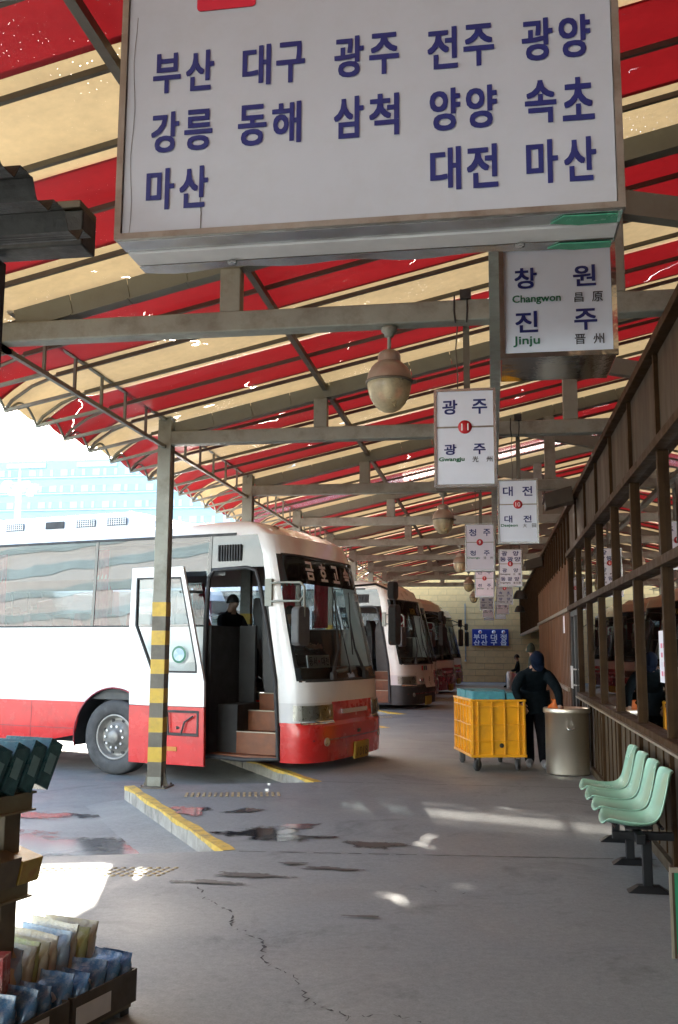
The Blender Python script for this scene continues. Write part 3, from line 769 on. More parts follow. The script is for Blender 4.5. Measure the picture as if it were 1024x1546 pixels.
        for cx in (WHX, REARX):
            q = MB(); pts = [(cx+ARCH*math.cos(a), s*1.25, WHZ+ARCH*math.sin(a)) for a in [R(-14)+R(208)*k/24 for k in range(25)]]
            q.tube(pts, .012, 6); q.build('arch_trim', 'bus_dark_red', root)
            q = MB(); q.grid(lambda a, yy: (cx+(ARCH-.005)*math.cos(a), yy, WHZ+(ARCH-.005)*math.sin(a)), [R(-12)+R(204)*k/20 for k in range(21)], [s*.8, s*1.24]); q.box((cx-.7, s*.82-.01, .22), (cx+.7, s*.82+.01, 1.2)); q.build('wheel_well', 'dash_dark', root)
    q = MB(); q.add([(-4.75, -1.2535, 1.60), (-4.95, -1.2535, 1.60), (-11.5, -1.2535, 1.60), (-11.5, -1.2535, 1.0), (-4.0, -1.2535, 1.0), (-4.35, -1.2535, 1.28)], [(0,1,2,3,4,5)]); q.build('livery_stripe', 'bus_grey', root, fix=False)
    # wheels
    def wheel(x, s):
        wr = thing('wheel', None, None, (x, s*1.10, WHZ)); wr.parent = root
        R_ = WHR; q = MB(); k = s
        prof = [(.29, .03), (.31, .10), (.36, .125), (.43, .13), (.48, .12), (R_-.012, .10), (R_, .06), (R_, -.12), (R_-.03, -.15), (.3, -.15)]
        q.lathe([(a, k*b) for a, b in prof], (0, 0, 0), 40, 'y'); q.build('tyre', 'tyre', wr)
        q = MB(); q.lathe([(.315, k*.10), (.30, k*.115), (.285, k*.10), (.275, k*.02), (.25, k*.0), (.215, k*.02), (.19, k*.075), (.11, k*.08), (.10, k*.12), (.075, k*.145), (.0, k*.147)], (0, 0, 0), 36, 'y'); q.build('rim', 'rim', wr)
        q = MB()
        for i in range(10):
            a = 2*math.pi*i/10; cx, cz = .15*math.cos(a), .15*math.sin(a); q.tube([(cx, k*.07, cz), (cx, k*.115, cz)], .019, 6)
        q.build('wheel_nuts', 'chrome', wr)
        q = MB()
        for i in range(8):
            a = 2*math.pi*(i+.5)/8; cx, cz = .232*math.cos(a), .232*math.sin(a); q.tube([(cx, k*.0, cz), (cx, k*.022, cz)], .027, 8)
        q.build('rim_holes', 'black_rubber', wr)
    for s in (-1, 1): wheel(WHX, s); wheel(REARX, s)
    # under-body, floor, interior
    q = MB(); q.box((-11.4, -.8, .36), (-.6, .8, .55)); q.build('chassis', 'dash_dark', root)
    q = MB(); q.box((-11.5, -1.19, 1.02), (-1.62, 1.19, 1.12)); q.box((-1.62, -.30, 1.02), (-.45, 1.15, 1.12)); q.build('floor', 'dash_dark', root)
    for s in (-1, 1):
        q = MB(); q.box((-11.5, s*1.215-.006, 1.12), (-1.64 if s < 0 else -.75, s*1.215+.006, 2.03)); q.build('side_lining', 'bus_lining', root)
    q = MB(); q.grid(lambda x, v: (x, 1.14*math.sin(v), 2.55+.78*math.cos(v)**.6 if abs(v) < 1.5 else 2.6), [-11.5, -5, -1.4], [R(-85)+R(170)*k/12 for k in range(13)]); q.build('ceiling_lining', 'bus_inside', root, fix=False)
    q = MB(); q.box((-1.62, -1.2, .3), (-1.56, -.3, 2.05)); q.build('stair_partition', 'bus_lining', root)
    # steps
    for i, (z0, z1, y0) in enumerate(((.36, .64, -1.02), (.64, .90, -.72), (.90, 1.12, -.42))):
        q = MB(); q.box((-1.24, y0, z0), (-.62, -.28, z1)); o = q.build('step', 'step_brown', root, .004)
        q = MB(); q.box((-1.24, y0-.012, z1-.002), (-.62, y0+.035, z1+.012)); q.build('nosing', 'rail_pale', o)
    q = MB(); q.box((-1.555, -1.0, .362), (-1.245, -.3, .995)); q.build('stair_side', 'bus_lining', root); q = MB(); q.box((-1.555, -.46, 1.0), (-1.30, -.40, 2.06)); q.build('stair_screen', 'bus_lining', root)
    q = MB(); q.box((-1.56, -1.21, .33), (-.52, -.3, .362)); q.build('stair_floor', 'step_brown', root)
    q = MB(); q.box((-.60, -1.1, .32), (-.56, -.28, 1.4)); q.build('stair_front', 'bus_lining', root)
    q = MB(); q.prism([(-.62, 1.12), (-.10, 1.12), (-.16, 1.42), (-.34, 1.50), (-.66, 1.44)], 2.05, Matrix(((1,0,0,0),(0,0,1,-1.0),(0,1,0,0),(0,0,0,1)))); q.build('dashboard', 'dash_dark', root, .01)
    q = MB(); c0 = Vector((-.85, .55, 1.72)); ax = Vector((.5, 0, .85)).normalized(); e1 = Vector((0, 1, 0)); e2 = ax.cross(e1)
    q.tube([c0+(e1*math.cos(a)+e2*math.sin(a))*.22 for a in [2*math.pi*k/24 for k in range(25)]], .016, 6, False); q.tube([c0, c0-ax*.35], .03, 8); q.tube([c0-e1*.21, c0+e1*.21], .012, 6); q.build('steering_wheel', 'black_rubber', root)
    def seat(x, y, mat, tall=1.25, name='seat'):
        so_ = MB(); so_.box((x-.25, y-.22, 1.45), (x+.22, y+.22, 1.58)); so_.prism([(x-.25, 1.56), (x-.12, 1.56), (x-.24, 1.12+tall*.86), (x-.30, 1.12+tall), (x-.40, 1.12+tall), (x-.42, 1.12+tall*.85)], .46, Matrix(((1,0,0,0),(0,0,1,y-.23),(0,1,0,0),(0,0,0,1)))); so_.box((x-.1, y-.1, 1.12), (x+.1, y+.1, 1.45))
        return so_.build(name, mat, root, .03)
    seat(-1.40, .55, 'seat_grey', 1.38, 'driver_seat')
    xs = -2.6
    while xs > -10.5:
        for y in (-.95, -.48, .62): seat(xs, y, 'seat_red', 1.12)
        xs -= .95
    q = MB(); q.prism([(-1.20, 1.0), (-.72, 1.0), (-.70, 1.3), (-.80, 1.75), (-.95, 2.30), (-1.05, 2.42), (-1.20, 2.44), (-1.28, 2.2), (-1.25, 1.3)], .14, Matrix(((1,0,0,0),(0,0,1,-.34),(0,1,0,0),(0,0,0,1)))); o = q.build('entrance_guard', 'seat_grey', root, .03)
    for x, s in ((-1.62, 1), (-1.05, 1), (-3.3, 1), (-5.2, 1), (-3.5, -1), (-5.45, -1)):
        q = MB(); q.grid(lambda u, v: (x-.12+.24*u, s*(1.13+.02*math.sin(u*22)), 2.06+1.1*v), [k/12 for k in range(13)], [0, 1]); q.build('curtain', 'curtain_red', root, fix=False)
    # front: lamps, plate, wipers, trim
    def patch(name, y0, y1, z0, z1, off, mat, parent=root, th=.03, nu=8):
        q = MB(); ys = [y0+(y1-y0)*k/nu for k in range(nu+1)]; zs = [z0+(z1-z0)*k/3 for k in range(4)]
        q.grid(lambda a, b: fpt(a, b, off), ys, zs)
        for e in ((ys, z0), (ys, z1)): q.add([fpt(a, e[1], off) for a in e[0]]+[fpt(a, e[1], off-th) for a in e[0]], [(i, i+1, nu+2+i, nu+1+i) for i in range(nu)])
        for yy in (y0, y1): q.add([fpt(yy, b, off) for b in zs]+[fpt(yy, b, off-th) for b in zs], [(i, i+1, 5+i, 4+i) for i in range(3)])
        return q.build(name, mat, parent, fix=False)
    for s in (-1, 1):
        a, b = sorted((s*.66, s*1.185))
        hl = patch('headlight', a, b, .83, 1.02, .006, 'lens_back')
        for yc, r_ in ((s*.80, .075), (s*1.0, .075)):
            q = MB(); cpt = fpt(yc, .925, .012); q.lathe([(.0, -.05), (r_*.6, -.03), (r_, .0), (r_*1.08, .004)], (0,0,0), 18); o = q.build('reflector', 'chrome', hl); o.location = cpt; o.rotation_euler = (0, R(82), math.atan2(s*.18, 1))
        patch('headlight_lens', a, b, .83, 1.02, .022, 'lens_clear', hl)
        patch('lamp_trim', a-.015, b+.015, .775, .815, .012, 'chrome', hl)
        patch('turn_lamp', *sorted((s*1.19, s*1.235)), .83, 1.02, .012, 'lens_back', hl, nu=3)
        o = MB(); o.tube([fpt(s*.86, .55, -.03), fpt(s*.86, .55, .012)], .055, 14); o.build('fog_lamp', 'lens_back', root)
        q = MB(); q.tube([(-.93, s*.7, 3.405), (-.88, s*.7, 3.415), (-.83, s*.7, 3.39)], .03, 8); q.build('marker_lamp', 'rack_post', root)
    patch('front_emblem', -.42, .42, .885, .945, .03, 'chrome')
    patch('bumper_step', -1.1, 1.1, .565, .585, .006, 'bus_dark_red')
    patch('tow_cover', .02, .12, .61, .66, .006, 'dash_dark')
    pl = patch('number_plate', -.10, .36, .27, .49, .03, 'plate_yellow')
    patch('windscreen_seal', -1.20, 1.20, 1.315, 1.35, .006, 'black_rubber', th=.02, nu=24); patch('windscreen_seal', -1.12, 1.12, 2.985, 3.01, .006, 'black_rubber', th=.02, nu=24)
    patch('windscreen_band', -1.17, 1.17, 1.352, 1.50, -.012, 'black_gloss', th=.005, nu=24); patch('windscreen_visor', -1.10, 1.10, 2.62, 2.985, -.012, 'black_gloss', th=.005, nu=24)
    q = MB(); q.tube([fpt(0, z, .006) for z in (1.4, 1.8, 2.2, 2.6)], .008, 6); q.build('centre_strip', 'black_rubber', root)
    for y0, y1, y2 in ((-.62, -.30, -.18), (.42, .22, .30)):
        q = MB(); q.tube([fpt(y0, 1.40, .03), fpt(y1, 1.75, .05), fpt(y2, 2.15, .035)], [.028, .014, .010], 6); q.tube([fpt(y2-.16, 1.66, .03), fpt(y2+.02, 2.15, .03), fpt(y2+.20, 2.55, .03)], .010, 5); q.box(fpt(y0, 1.38, .03)-Vector((.02, .06, .05)), fpt(y0, 1.38, .03)+Vector((.03, .06, .05))); q.build('wiper', 'black_rubber', root)
    # mirrors
    mr = thing('wing_mirror', None, None); mr.parent = root
    q = MB(); 
    for z in (2.60, 2.36): q.tube([(-.66+.05*(2.6-z), -1.23, z), (-.45, -1.36, z), (-.10, -1.42, z-.01), (-.03, -1.43, z-.07 if z > 2.5 else z+.07)], .016, 6)
    q.tube([(-.03, -1.43, 2.53), (-.03, -1.43, 2.15)], .016, 6); q.box((-.70, -1.27, 2.30), (-.60, -1.20, 2.66)); q.build('bracket', 'steel_grey', mr)
    q = MB(); q.prism(rrect(-.13, 1.78, .13, 2.28, .07), .12, Matrix(((.15,0,.985,-.14),(.985,0,-.15,-1.42),(0,1,0,0),(0,0,0,1)))); q.build('housing', 'seat_grey', mr, .02)
    mr = thing('wing_mirror', None, None); mr.parent = root
    q = MB(); q.tube([(-.60, 1.2, 2.7), (-.25, 1.42, 2.74), (.02, 1.52, 2.62), (.03, 1.53, 2.35)], .02, 6); q.build('bracket', 'black_rubber', mr)
    q = MB(); q.prism(rrect(-.12, 1.80, .12, 2.42, .07), .13, Matrix(((0,0,1,-.04),(1,0,0,1.52),(0,1,0,0),(0,0,0,1)))); q.prism(rrect(-.11, 2.5, .11, 2.78, .07), .11, Matrix(((0,0,1,-.04),(1,0,0,1.48),(0,1,0,0),(0,0,0,1)))); q.build('housing', 'black_rubber', mr, .02)
    # door header vent, frame of the entrance
    q = MB()
    for i in range(9): q.box((-1.46+i*.042, -1.235, 2.92), (-1.44+i*.042, -1.20, 3.14))
    q.build('vent_slots', 'black_rubber', root)
    q = MB(); fr = [(-1.62, -1.255, .34), (-1.62, -1.255, 1.2), (-1.62, -1.25, 2.1), (-1.60, -1.225, 2.7), (-1.52, -1.22, 2.80), (-1.0, -1.222, 2.82), (-.86, -1.225, 2.78), (-.80, -1.232, 2.6), (-.66, -1.247, 2.0), (-.53, -1.257, 1.33), (-.50, -1.255, .9), (-.47, -1.25, .34), (-1.0, -1.25, .31), (-1.62, -1.255, .34)]
    q.tube(fr, .03, 6, False); q.build('door_frame', 'black_rubber', root)
    # open door leaf, swung out and slid back along the side
    dl = thing('door_leaf', None, None); dl.parent = root
    M = Matrix(((1,0,0,0),(0,0,1,-1.50),(0,1,0,0),(0,0,0,1)))
    out_ = [(-2.66, .98), (-1.455, .98), (-1.46, 1.30), (-1.84, 2.84), (-2.68, 2.84), (-2.70, 2.0)]
    inn_ = [(-2.30, 1.42), (-1.575, 1.42), (-1.58, 1.52), (-1.87, 2.70), (-2.60, 2.70), (-2.60, 2.05)]
    q = MB(); q.ring(out_, inn_, .045, M); q.build('frame', 'bus_white', dl, .006)
    inn2 = [(x*.985+(-2.09)*.015, z*.985+2.1*.015) for x, z in inn_]; q = MB(); q.ring(inn_, [(x*.955+(-2.09)*.045, z*.965+2.1*.035) for x, z in inn_], .05, Matrix.Translation((0, -.006, 0)) @ M); q.build('window_seal', 'black_rubber', dl)
    q = MB(); q.add([M @ Vector((x, z, .02)) for x, z in inn_], [tuple(range(6))]); q.build('window', 'door_glass', dl, fix=False)
    o2 = [(-2.64, .22), (-1.44, .22), (-1.455, .975), (-2.66, .975)]; i2 = [(-2.12, .60), (-1.53, .60), (-1.53, .93), (-2.24, .93)]
    q = MB(); q.ring(o2, i2, .045, M); q.build('lower_skin', 'bus_red', dl, .006)
    q = MB(); q.ring(i2, [(-2.08, .635), (-1.56, .635), (-1.56, .90), (-2.19, .90)], .052, Matrix.Translation((0, -.007, 0)) @ M); q.build('lower_seal', 'black_rubber', dl)
    q = MB(); q.add([M @ Vector((x, z, .03)) for x, z in i2], [(0,1,2,3)]); q.build('lower_glass', 'bus_red', dl, fix=False)
    q = MB(); q.tube([(-1.80, -1.507, .62), (-1.75, -1.507, .78), (-1.62, -1.507, .86)], .012, 6); q.tube([(-2.0, -1.507, .62), (-2.02, -1.507, .9)], .012, 6); q.build('linkage', 'dash_dark', dl)
    q = MB(); q.box((-2.02, -1.51, .40), (-1.86, -1.495, .455)); q.build('side_marker', 'amber', dl)
    q = MB(); q.lathe([(.115, 0), (.085, .003)], (0,0,0), 26); o = q.build('sticker_ring', 'ink_green', dl); o.location = (-1.86, -1.512, 1.66); o.rotation_euler = (R(90), 0, 0)
    q = MB(); q.lathe([(.084, .001), (.0, .002)], (0,0,0), 22); o = q.build('sticker_disc', 'bag_sky', dl); o.location = (-1.86, -1.512, 1.66); o.rotation_euler = (R(90), 0, 0)
    for y_, z_ in ((-1.65, 2.5), (-1.62, .7)):
        q = MB(); q.tube([(-1.70, -1.24, z_), (-1.72, -1.40, z_), (-1.9, -1.47, z_)], .022, 6); q.build('door_arm', 'dash_dark', dl)
    # roof unit
    ru = thing('roof_unit', None, None); ru.parent = root
    Vb = []
    for x, wv, zt in ((-11.0, .80, 3.62), (-10.7, .92, 3.76), (-3.4, .92, 3.76), (-2.75, .86, 3.60), (-2.5, .8, 3.53)):
        Vb.append([(x, -wv, 3.45), (x, -wv*.95, zt-.05), (x, -wv*.8, zt), (x, wv*.8, zt), (x, wv*.95, zt-.05), (x, wv, 3.45)])
    q = MB(); V = [p_ for r_ in Vb for p_ in r_]; F = [(6*i+j, 6*(i+1)+j, 6*(i+1)+j+1, 6*i+j+1) for i in range(4) for j in range(5)]; F += [(0,1,2,3,4,5), (24,25,26,27,28,29)]
    q.add(V, F); q.build('shroud', 'bus_white', ru, .02)
    for i, x in enumerate((-4.60, -4.0, -3.42, -5.4, -6.3, -7.2)):
        gq = MB(); gq.bar((x-.20, -.915, 3.60), (x+.16, -.915, 3.60), .012, .11); o = gq.build('grille', 'black_rubber', ru)
        if i: 
            gq = MB()
            for b_ in range(9): gq.box((x-.20+b_*.042, -.928, 3.55), (x-.19+b_*.042, -.918, 3.65))
            for b_ in range(3): gq.box((x-.20, -.928, 3.565+b_*.032), (x+.16, -.919, 3.572+b_*.032))
            gq.build('grille_bars', 'bus_white', o)
    q = MB()
    for i in range(12): q.bar((-3.35, -.75+i*.136, 3.765), (-2.78, -.72+i*.131, 3.62), .03, .03)
    q.build('louvres', 'bus_roof_brown', ru)
    return root, P, pl

TH = R(16); ORG = Vector((-1.943, 13.408, -.18))
def place(o, corner=None, th=TH, z=-.18):
    f = Vector((math.cos(th), -math.sin(th), 0)); l = Vector((math.sin(th), math.cos(th), 0))
    p = Vector((corner[0], corner[1], z))+f*.45+l*1.25; o.location = p; o.rotation_euler = (0, 0, -th)
coach, CP, plate = make_coach('white and red coach nearest the camera with its door open beside the yellow banded column')
place(coach, (-2.72, 12.33))
def relook(o, table):
    for ch in o.children:
        k = ch.name.split('.')[0]
        if k in table:
            ch.material_slots[0].link = 'OBJECT'; ch.material_slots[0].material = MATS[table[k]]
others = []
for lab, corner, th, tbl in (
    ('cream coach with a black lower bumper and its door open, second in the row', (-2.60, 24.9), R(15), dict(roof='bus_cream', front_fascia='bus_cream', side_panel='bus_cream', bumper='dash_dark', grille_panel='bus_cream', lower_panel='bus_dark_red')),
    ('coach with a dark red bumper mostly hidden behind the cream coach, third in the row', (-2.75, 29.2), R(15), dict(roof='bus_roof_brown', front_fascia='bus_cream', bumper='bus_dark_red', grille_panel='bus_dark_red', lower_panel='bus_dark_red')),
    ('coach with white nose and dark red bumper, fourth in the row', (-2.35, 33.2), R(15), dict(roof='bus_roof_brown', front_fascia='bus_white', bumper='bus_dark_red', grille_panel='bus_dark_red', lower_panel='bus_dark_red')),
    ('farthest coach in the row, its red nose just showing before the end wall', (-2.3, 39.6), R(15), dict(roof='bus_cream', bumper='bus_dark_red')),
    ('white coach standing further back in the yard, seen through the windows of the nearest coach', (-7.6, 25.5), R(14), dict())):
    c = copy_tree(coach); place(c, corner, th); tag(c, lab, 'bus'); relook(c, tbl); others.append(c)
for o in (coach, *others): o['group'] = 'coaches parked nose in along the platform'
def on_front(y0, z0, off=.012): return lambda a, b, d=0: fpt(y0+a, z0+b, off+d)
for i, ch in enumerate('금호고속'):
    text(ch, on_front(-.60+i*.40, 2.80), 'ink_white', coach, 'windscreen_letter', (.20, .24), .05)
text('227', on_front(.86, 2.50), 'ink_white', coach, 'windscreen_number', (.22, .12), .01)
text('1018', on_front(.13, .36, .035), 'wood_dark', coach, 'plate_number', (.34, .11), .01)
for i, ch in enumerate('금호고속'):
    text(ch, Matrix.Translation((-3.45+i*.15, -1.256, 1.40)) @ FACE, 'bus_grey', coach, 'side_letter', (.11, .11), .01)
cdb = MB(); cdb.box((-.02, -.34, 0), (.0, .34, .17)); cardo = cdb.build('destination_card', 'card_white', coach); cardo.location = (-.30, -.42, 1.49); cardo.rotation_euler = (0, R(-8), 0)
CARD = Matrix(((0,0,1,.004),(1,0,0,0),(0,1,0,.085),(0,0,0,1)))
for i, (ch, mt) in enumerate((('동', 'ink_black'), ('서', 'ink_black'), ('▶', 'logo_red'), ('대', 'ink_black'), ('전', 'ink_black'))):
    text(ch, CARD @ Matrix.Translation((-.25+i*.125, 0, 0)), mt, cardo, 'card_letter', (.10 if i != 2 else .05, .11 if i != 2 else .05), .02)
o2 = others[0]
for i, mt in enumerate(('logo_red', 'ink_green', 'ink_blue')):
    q = MB(); q.add([fpt(-.20+i*.16+a, 1.16+b, .006) for a, b in ((0,0),(.12,0),(.12,.12),(0,.12))], [(0,1,2,3)]); q.build('badge', mt, o2, fix=False)
text('1171', on_front(.1, 2.72), 'plate_yellow', o2, 'windscreen_number', (.34, .15), .01)
q = MB(); q.grid(lambda a, b: fpt(a, b, .05), [-.15+.1*k for k in range(9)], [.72, .85, 1.08]); q.build('paper_notice', 'bus_cream', o2, fix=False)
text('8', on_front(.25, .93, .055), 'ink_black', o2, 'notice_number', (.09, .12), .02)

# ================================================================== SIGNS
bs = thing('hanging_sign', 'large white sign box with rows of blue place names hanging over the foreground', 'sign', (0, 2.6, 0))
BX0, BX1, BZ0, BZ1, BD = -1.10, .38, 2.80, 3.66, .24
q = MB(); q.box((BX0, .012, BZ0+.004), (BX1, BD, BZ1)); q.build('case', 'alu_edge', bs, .004)
q = MB(); q.box((BX0+.022, -.004, BZ0+.02), (BX1-.022, .010, BZ1-.02)); q.build('face', 'sign_white', bs)
for a, b in (((BX0, -.012, BZ0), (BX0+.02, .011, BZ1)), ((BX1-.02, -.012, BZ0), (BX1, .011, BZ1)), ((BX0+.02, -.012, BZ0), (BX1-.02, .011, BZ0+.018))):
    q = MB(); q.box(a, b); q.build('edge_trim', 'alu_edge', bs)
q = MB(); q.box((BX0+.006, .0, BZ0-.004), (BX1-.006, .075, BZ0+.003)); q.build('bottom_trim', 'aluminium', bs)
q = MB(); q.box((BX0+.012, .078, BZ0-.010), (BX1-.012, .165, BZ0+.003)); q.build('bottom_panel', 'can_white', bs)
N = 30
q = MB(); q.grid(lambda u, v: (BX0+.012+(BX1-BX0-.024)*u, .168+.055*v+(.010*math.sin(u*19)*math.sin(u*7+1) if v > .5 else 0), BZ0-.012-.004*math.sin(u*23)*v), [k/N for k in range(N+1)], [0, 1]); q.build('bottom_flashing', 'aluminium', bs, fix=False)
for i, (yy0, yy1) in enumerate(((.006, .07), (.172, .222))):
    q = MB(); poly = [(BX1-.165, yy0), (BX1-.018, yy0+.004), (BX1-.016, yy1-.004), (BX1-.12, yy1), (BX1-.20, yy1-.02)]; q.prism(poly, .003, Matrix.Translation((0, 0, BZ0-.009-.009*i))); q.build('film_patch', 'green_film', bs)
for x in (-.78, .10):
    q = MB(); q.lathe([(.012, -.022), (.012, -.012), (0, -.012)], (x, .166, BZ0), 8); q.box((x-.016, .16, BZ0-.022), (x+.004, .172, BZ0-.016)); q.build('bolt', 'chrome', bs)
q = MB(); rnd = random.Random(2)
pts = [(-.835+.002*math.sin(i*.6)+rnd.uniform(-.0008, .0008), -.0055, BZ0+.02+i*.012) for i in range(17)]
q.tube(pts, .0011, 4); q.tube([(-1.055+.004*math.sin(i), -.0055, BZ0+.02+i*.05) for i in range(15)], .0007, 4); q.build('drip_stain', 'rack_post', bs)
for x in (-.9, .2):
    q = MB(); q.tube([(x, .12, BZ1), (x, .12, 4.3)], .014, 8); q.build('hanger', 'steel_dark', bs)
def bigword(s, x, z):
    for i, ch in enumerate(s): text(ch, face_at(x+(i-.5)*.104, -.0065, z), 'ink_blue', bs, 'letter', (.082, .125), .045)
for zz, words in ((3.325, (('부산', -.90), ('대구', -.62), ('광주', -.34), ('전주', -.065), ('광양', .205))), (3.133, (('강릉', -.90), ('동해', -.63), ('삼척', -.34), ('양양', -.06), ('속초', .21))), (2.952, (('마산', -.91), ('대전', -.06), ('마산', .21)))):
    for s_, x_ in words: bigword(s_, x_, zz+(.0 if x_ < -.5 else .0))
q = MB(); q.ring(rrect(-.862, 3.519, -.678, 3.62, .012), rrect(-.815, 3.552, -.735, 3.587, .004), .002, face_at(0, -.0065, 0)); q.build('red_emblem', 'logo_red', bs); q = MB(); q.prism(rrect(-.495, 3.548, -.44, 3.62, .01), .002, face_at(0, -.0065, 0)); q.build('red_emblem', 'logo_red', bs)

# square mirror-sided box sign
cs = thing('hanging_sign', 'square white sign box with a mirror polished case hanging behind the large sign', 'sign', (0, 3.7, 0))
x0, x1, z0, z1 = .05, .49, 2.72, 3.17
q = MB(); q.box((x0, .005, z0), (x1, .34, z1)); q.build('case', 'mirror_steel', cs, .003)
q = MB(); q.ring([(x0-.004, z0-.004), (x1+.004, z0-.004), (x1+.004, z1+.004), (x0-.004, z1+.004)], [(x0+.015, z0+.015), (x1-.015, z0+.015), (x1-.015, z1-.015), (x0+.015, z1-.015)], .02, face_at(0, .004, 0)); q.build('rim', 'mirror_steel', cs)
q = MB(); q.box((x0+.013, -.006, z0+.013), (x1-.013, .003, z1-.013)); q.build('face', 'sign_pale', cs)
T = lambda s, px, pz, w_, h_, mt, b=.02: text(s, face_at(px, -.0085, pz), mt, cs, 'letter', (w_, h_), b)
T('창', .150, 3.04, .083, .082, 'ink_blue', .03); T('원', .375, 3.04, .083, .082, 'ink_blue', .03)
T('Changwon', .190, 2.952, .185, .038, 'ink_green', .02); T('昌', .352, 2.952, .034, .038, 'ink_black', .01); T('原', .422, 2.952, .040, .040, 'ink_black', .01)
T('진', .150, 2.862, .083, .082, 'ink_blue', .03); T('주', .375, 2.862, .083, .082, 'ink_blue', .03)
T('Jinju', .148, 2.783, .100, .042, 'ink_green', .02); T('晋', .352, 2.783, .040, .040, 'ink_black', .01); T('州', .422, 2.783, .040, .040, 'ink_black', .01)
for x in (.16, .38):
    q = MB(); q.tube([(x, .17, z1), (x, .17, 4.6)], .012, 8); q.build('hanger', 'steel_dark', cs)

def bay_sign(label, n, Y, X0, rows, face='sign_pale', z0=2.745, z1=3.47):
    s = thing('bay_sign', label, 'sign', (X0, Y, 0), group='bay signs hanging in two staggered rows')
    w_ = .445
    q = MB(); q.box((0, .004, z0), (w_, .16, z1)); q.build('case', 'alu_edge', s, .003)
    q = MB(); q.ring([(-.002, z0-.002), (w_+.002, z0-.002), (w_+.002, z1+.002), (-.002, z1+.002)], [(.018, z0+.018), (w_-.018, z0+.018), (w_-.018, z1-.018), (.018, z1-.018)], .016, face_at(0, .003, 0)); q.build('rim', 'aluminium', s)
    zm = z1-.285
    q = MB(); q.box((.016, -.006, z0+.016), (w_-.016, .002, zm-.006)); q.build('lower_face', face, s)
    q = MB(); q.box((.016, -.006, zm+.006), (w_-.016, .002, z1-.016)); q.build('upper_face', face, s)
    q = MB(); q.box((.012, -.009, zm-.006), (w_-.012, .0, zm+.006)); q.build('divider', 'alu_edge', s)
    q = MB(); q.lathe([(0, -.0), (.05, .0), (.05, -.012)], (0,0,0), 24); o = q.build('number_disc', 'red_disc', s); o.location = (w_/2, -.011, zm); o.rotation_euler = (R(90), 0, 0)
    text(str(n), face_at(w_/2, -.0122, zm), 'ink_white', s, 'number', (.052 if n > 9 else .026, .052), .0 if n > 9 else .04)
    k = len(rows)
    for i, (ko, en, hj) in enumerate(rows):
        zt = z1-.135 if k == 1 else (z1-.085 - i*.11)
        hh = .105 if k == 1 else .085
        xs = [.115, .330] if len(ko) == 2 else [.085, .2225, .36]
        for x, ch in zip(xs, ko): text(ch, face_at(x, -.008, zt), 'ink_blue', s, 'letter', (.105 if len(ko) == 2 else .11, hh), .03)
        zl = zm-.165 if k == 1 else zm-.125-i*.165
        xs = [.115, .325] if len(ko) == 2 else [.085, .21, .34]
        for x, ch in zip(xs, ko): text(ch, face_at(x, -.008, zl), 'ink_blue', s, 'letter', (.085, .075), .03)
        text(en, face_at(.125, -.008, zl-.075), 'ink_green' if k == 1 else 'ink_black', s, 'latin', (min(.19, .026*len(en)), .036), .03)
        for j, ch in enumerate(hj): text(ch, face_at(.295+j*(.10 if len(hj) == 2 else .05), -.008, zl-.075), 'ink_black', s, 'hanja', (.042, .042), .01)
    q = MB(); q.box((.215, .06, z1), (.262, .09, 3.97)); q.tube([(.17, .075, z1), (.172, .07, 3.6), (.16, .07, 3.8), (.175, .075, 3.98)], .005, 5); q.build('hanger', 'steel_dark', s)
    q = MB(); q.box((.20, -.09, 4.13), (.28, .09, 4.20)); q.tube([(.16, -.078, 4.16), (.155, -.079, 4.05), (.165, -.078, 3.95)], .006, 5); q.tube([(.25, -.078, 4.16), (.252, -.079, 4.05), (.245, -.078, 3.95)], .006, 5); q.build('clamp', 'cable', s)
    return s
L_, R_ = -.40, .075
B = TY[2]
bay_sign('white bay sign reading 광주 with red disc 11 beside the largest pendant lamp', 11, B+.0, L_, [('광주', 'Gwangju', '光州')])
bay_sign('white bay sign reading 대전 with red disc 10, behind sign 11', 10, B+3.93, R_, [('대전', 'Daejeon', '大田')])
bay_sign('pinkish bay sign reading 청주 with red disc 9, partly behind sign 10', 9, B+3.93*2, L_, [('청주', 'Cheongju', '淸州')], 'sign_pink')
bay_sign('bay sign reading 광양 and 동광양 with red disc 8', 8, B+3.93*3, R_+.05, [('광양', 'Gwangyang', '光陽'), ('동광양', 'Donggwangyang', '東光陽')])
bay_sign('pink bay sign reading 전주 with red disc 7', 7, B+3.93*4, L_, [('전주', 'Jeonju', '全州')], 'sign_pink')
bay_sign('grey bay sign reading 속초 and 양양 with red disc 6', 6, B+3.93*5, R_+.03, [('속초', 'Sokcho', '束草'), ('양양', 'Yangyang', '襄陽')], 'sign_grey')
bay_sign('grey bay sign reading 동해 and 삼척, left row', 5, B+3.93*6, L_, [('동해', 'Donghae', '東海'), ('삼척', 'Samcheok', '三陟')], 'sign_grey')
bay_sign('pale bay sign reading 강릉, far along the right row', 4, B+3.93*7, R_+.05, [('강릉', 'Gangneung', '江陵')], 'sign_pink')
bay_sign('small far pale bay sign in the left row reading 정읍', 3, B+3.93*8, L_, [('정읍', 'Jeongeup', '井邑')], 'sign_pink')
bay_sign('small far bay sign in the right row reading 대구, above the blue board', 2, B+3.93*8+2.0, R_+.02, [('대구', 'Daegu', '大邱')])
bay_sign('farthest small bay sign in the left row, just above the blue board', 1, B+3.93*9, L_, [('부산', 'Busan', '釜山')])
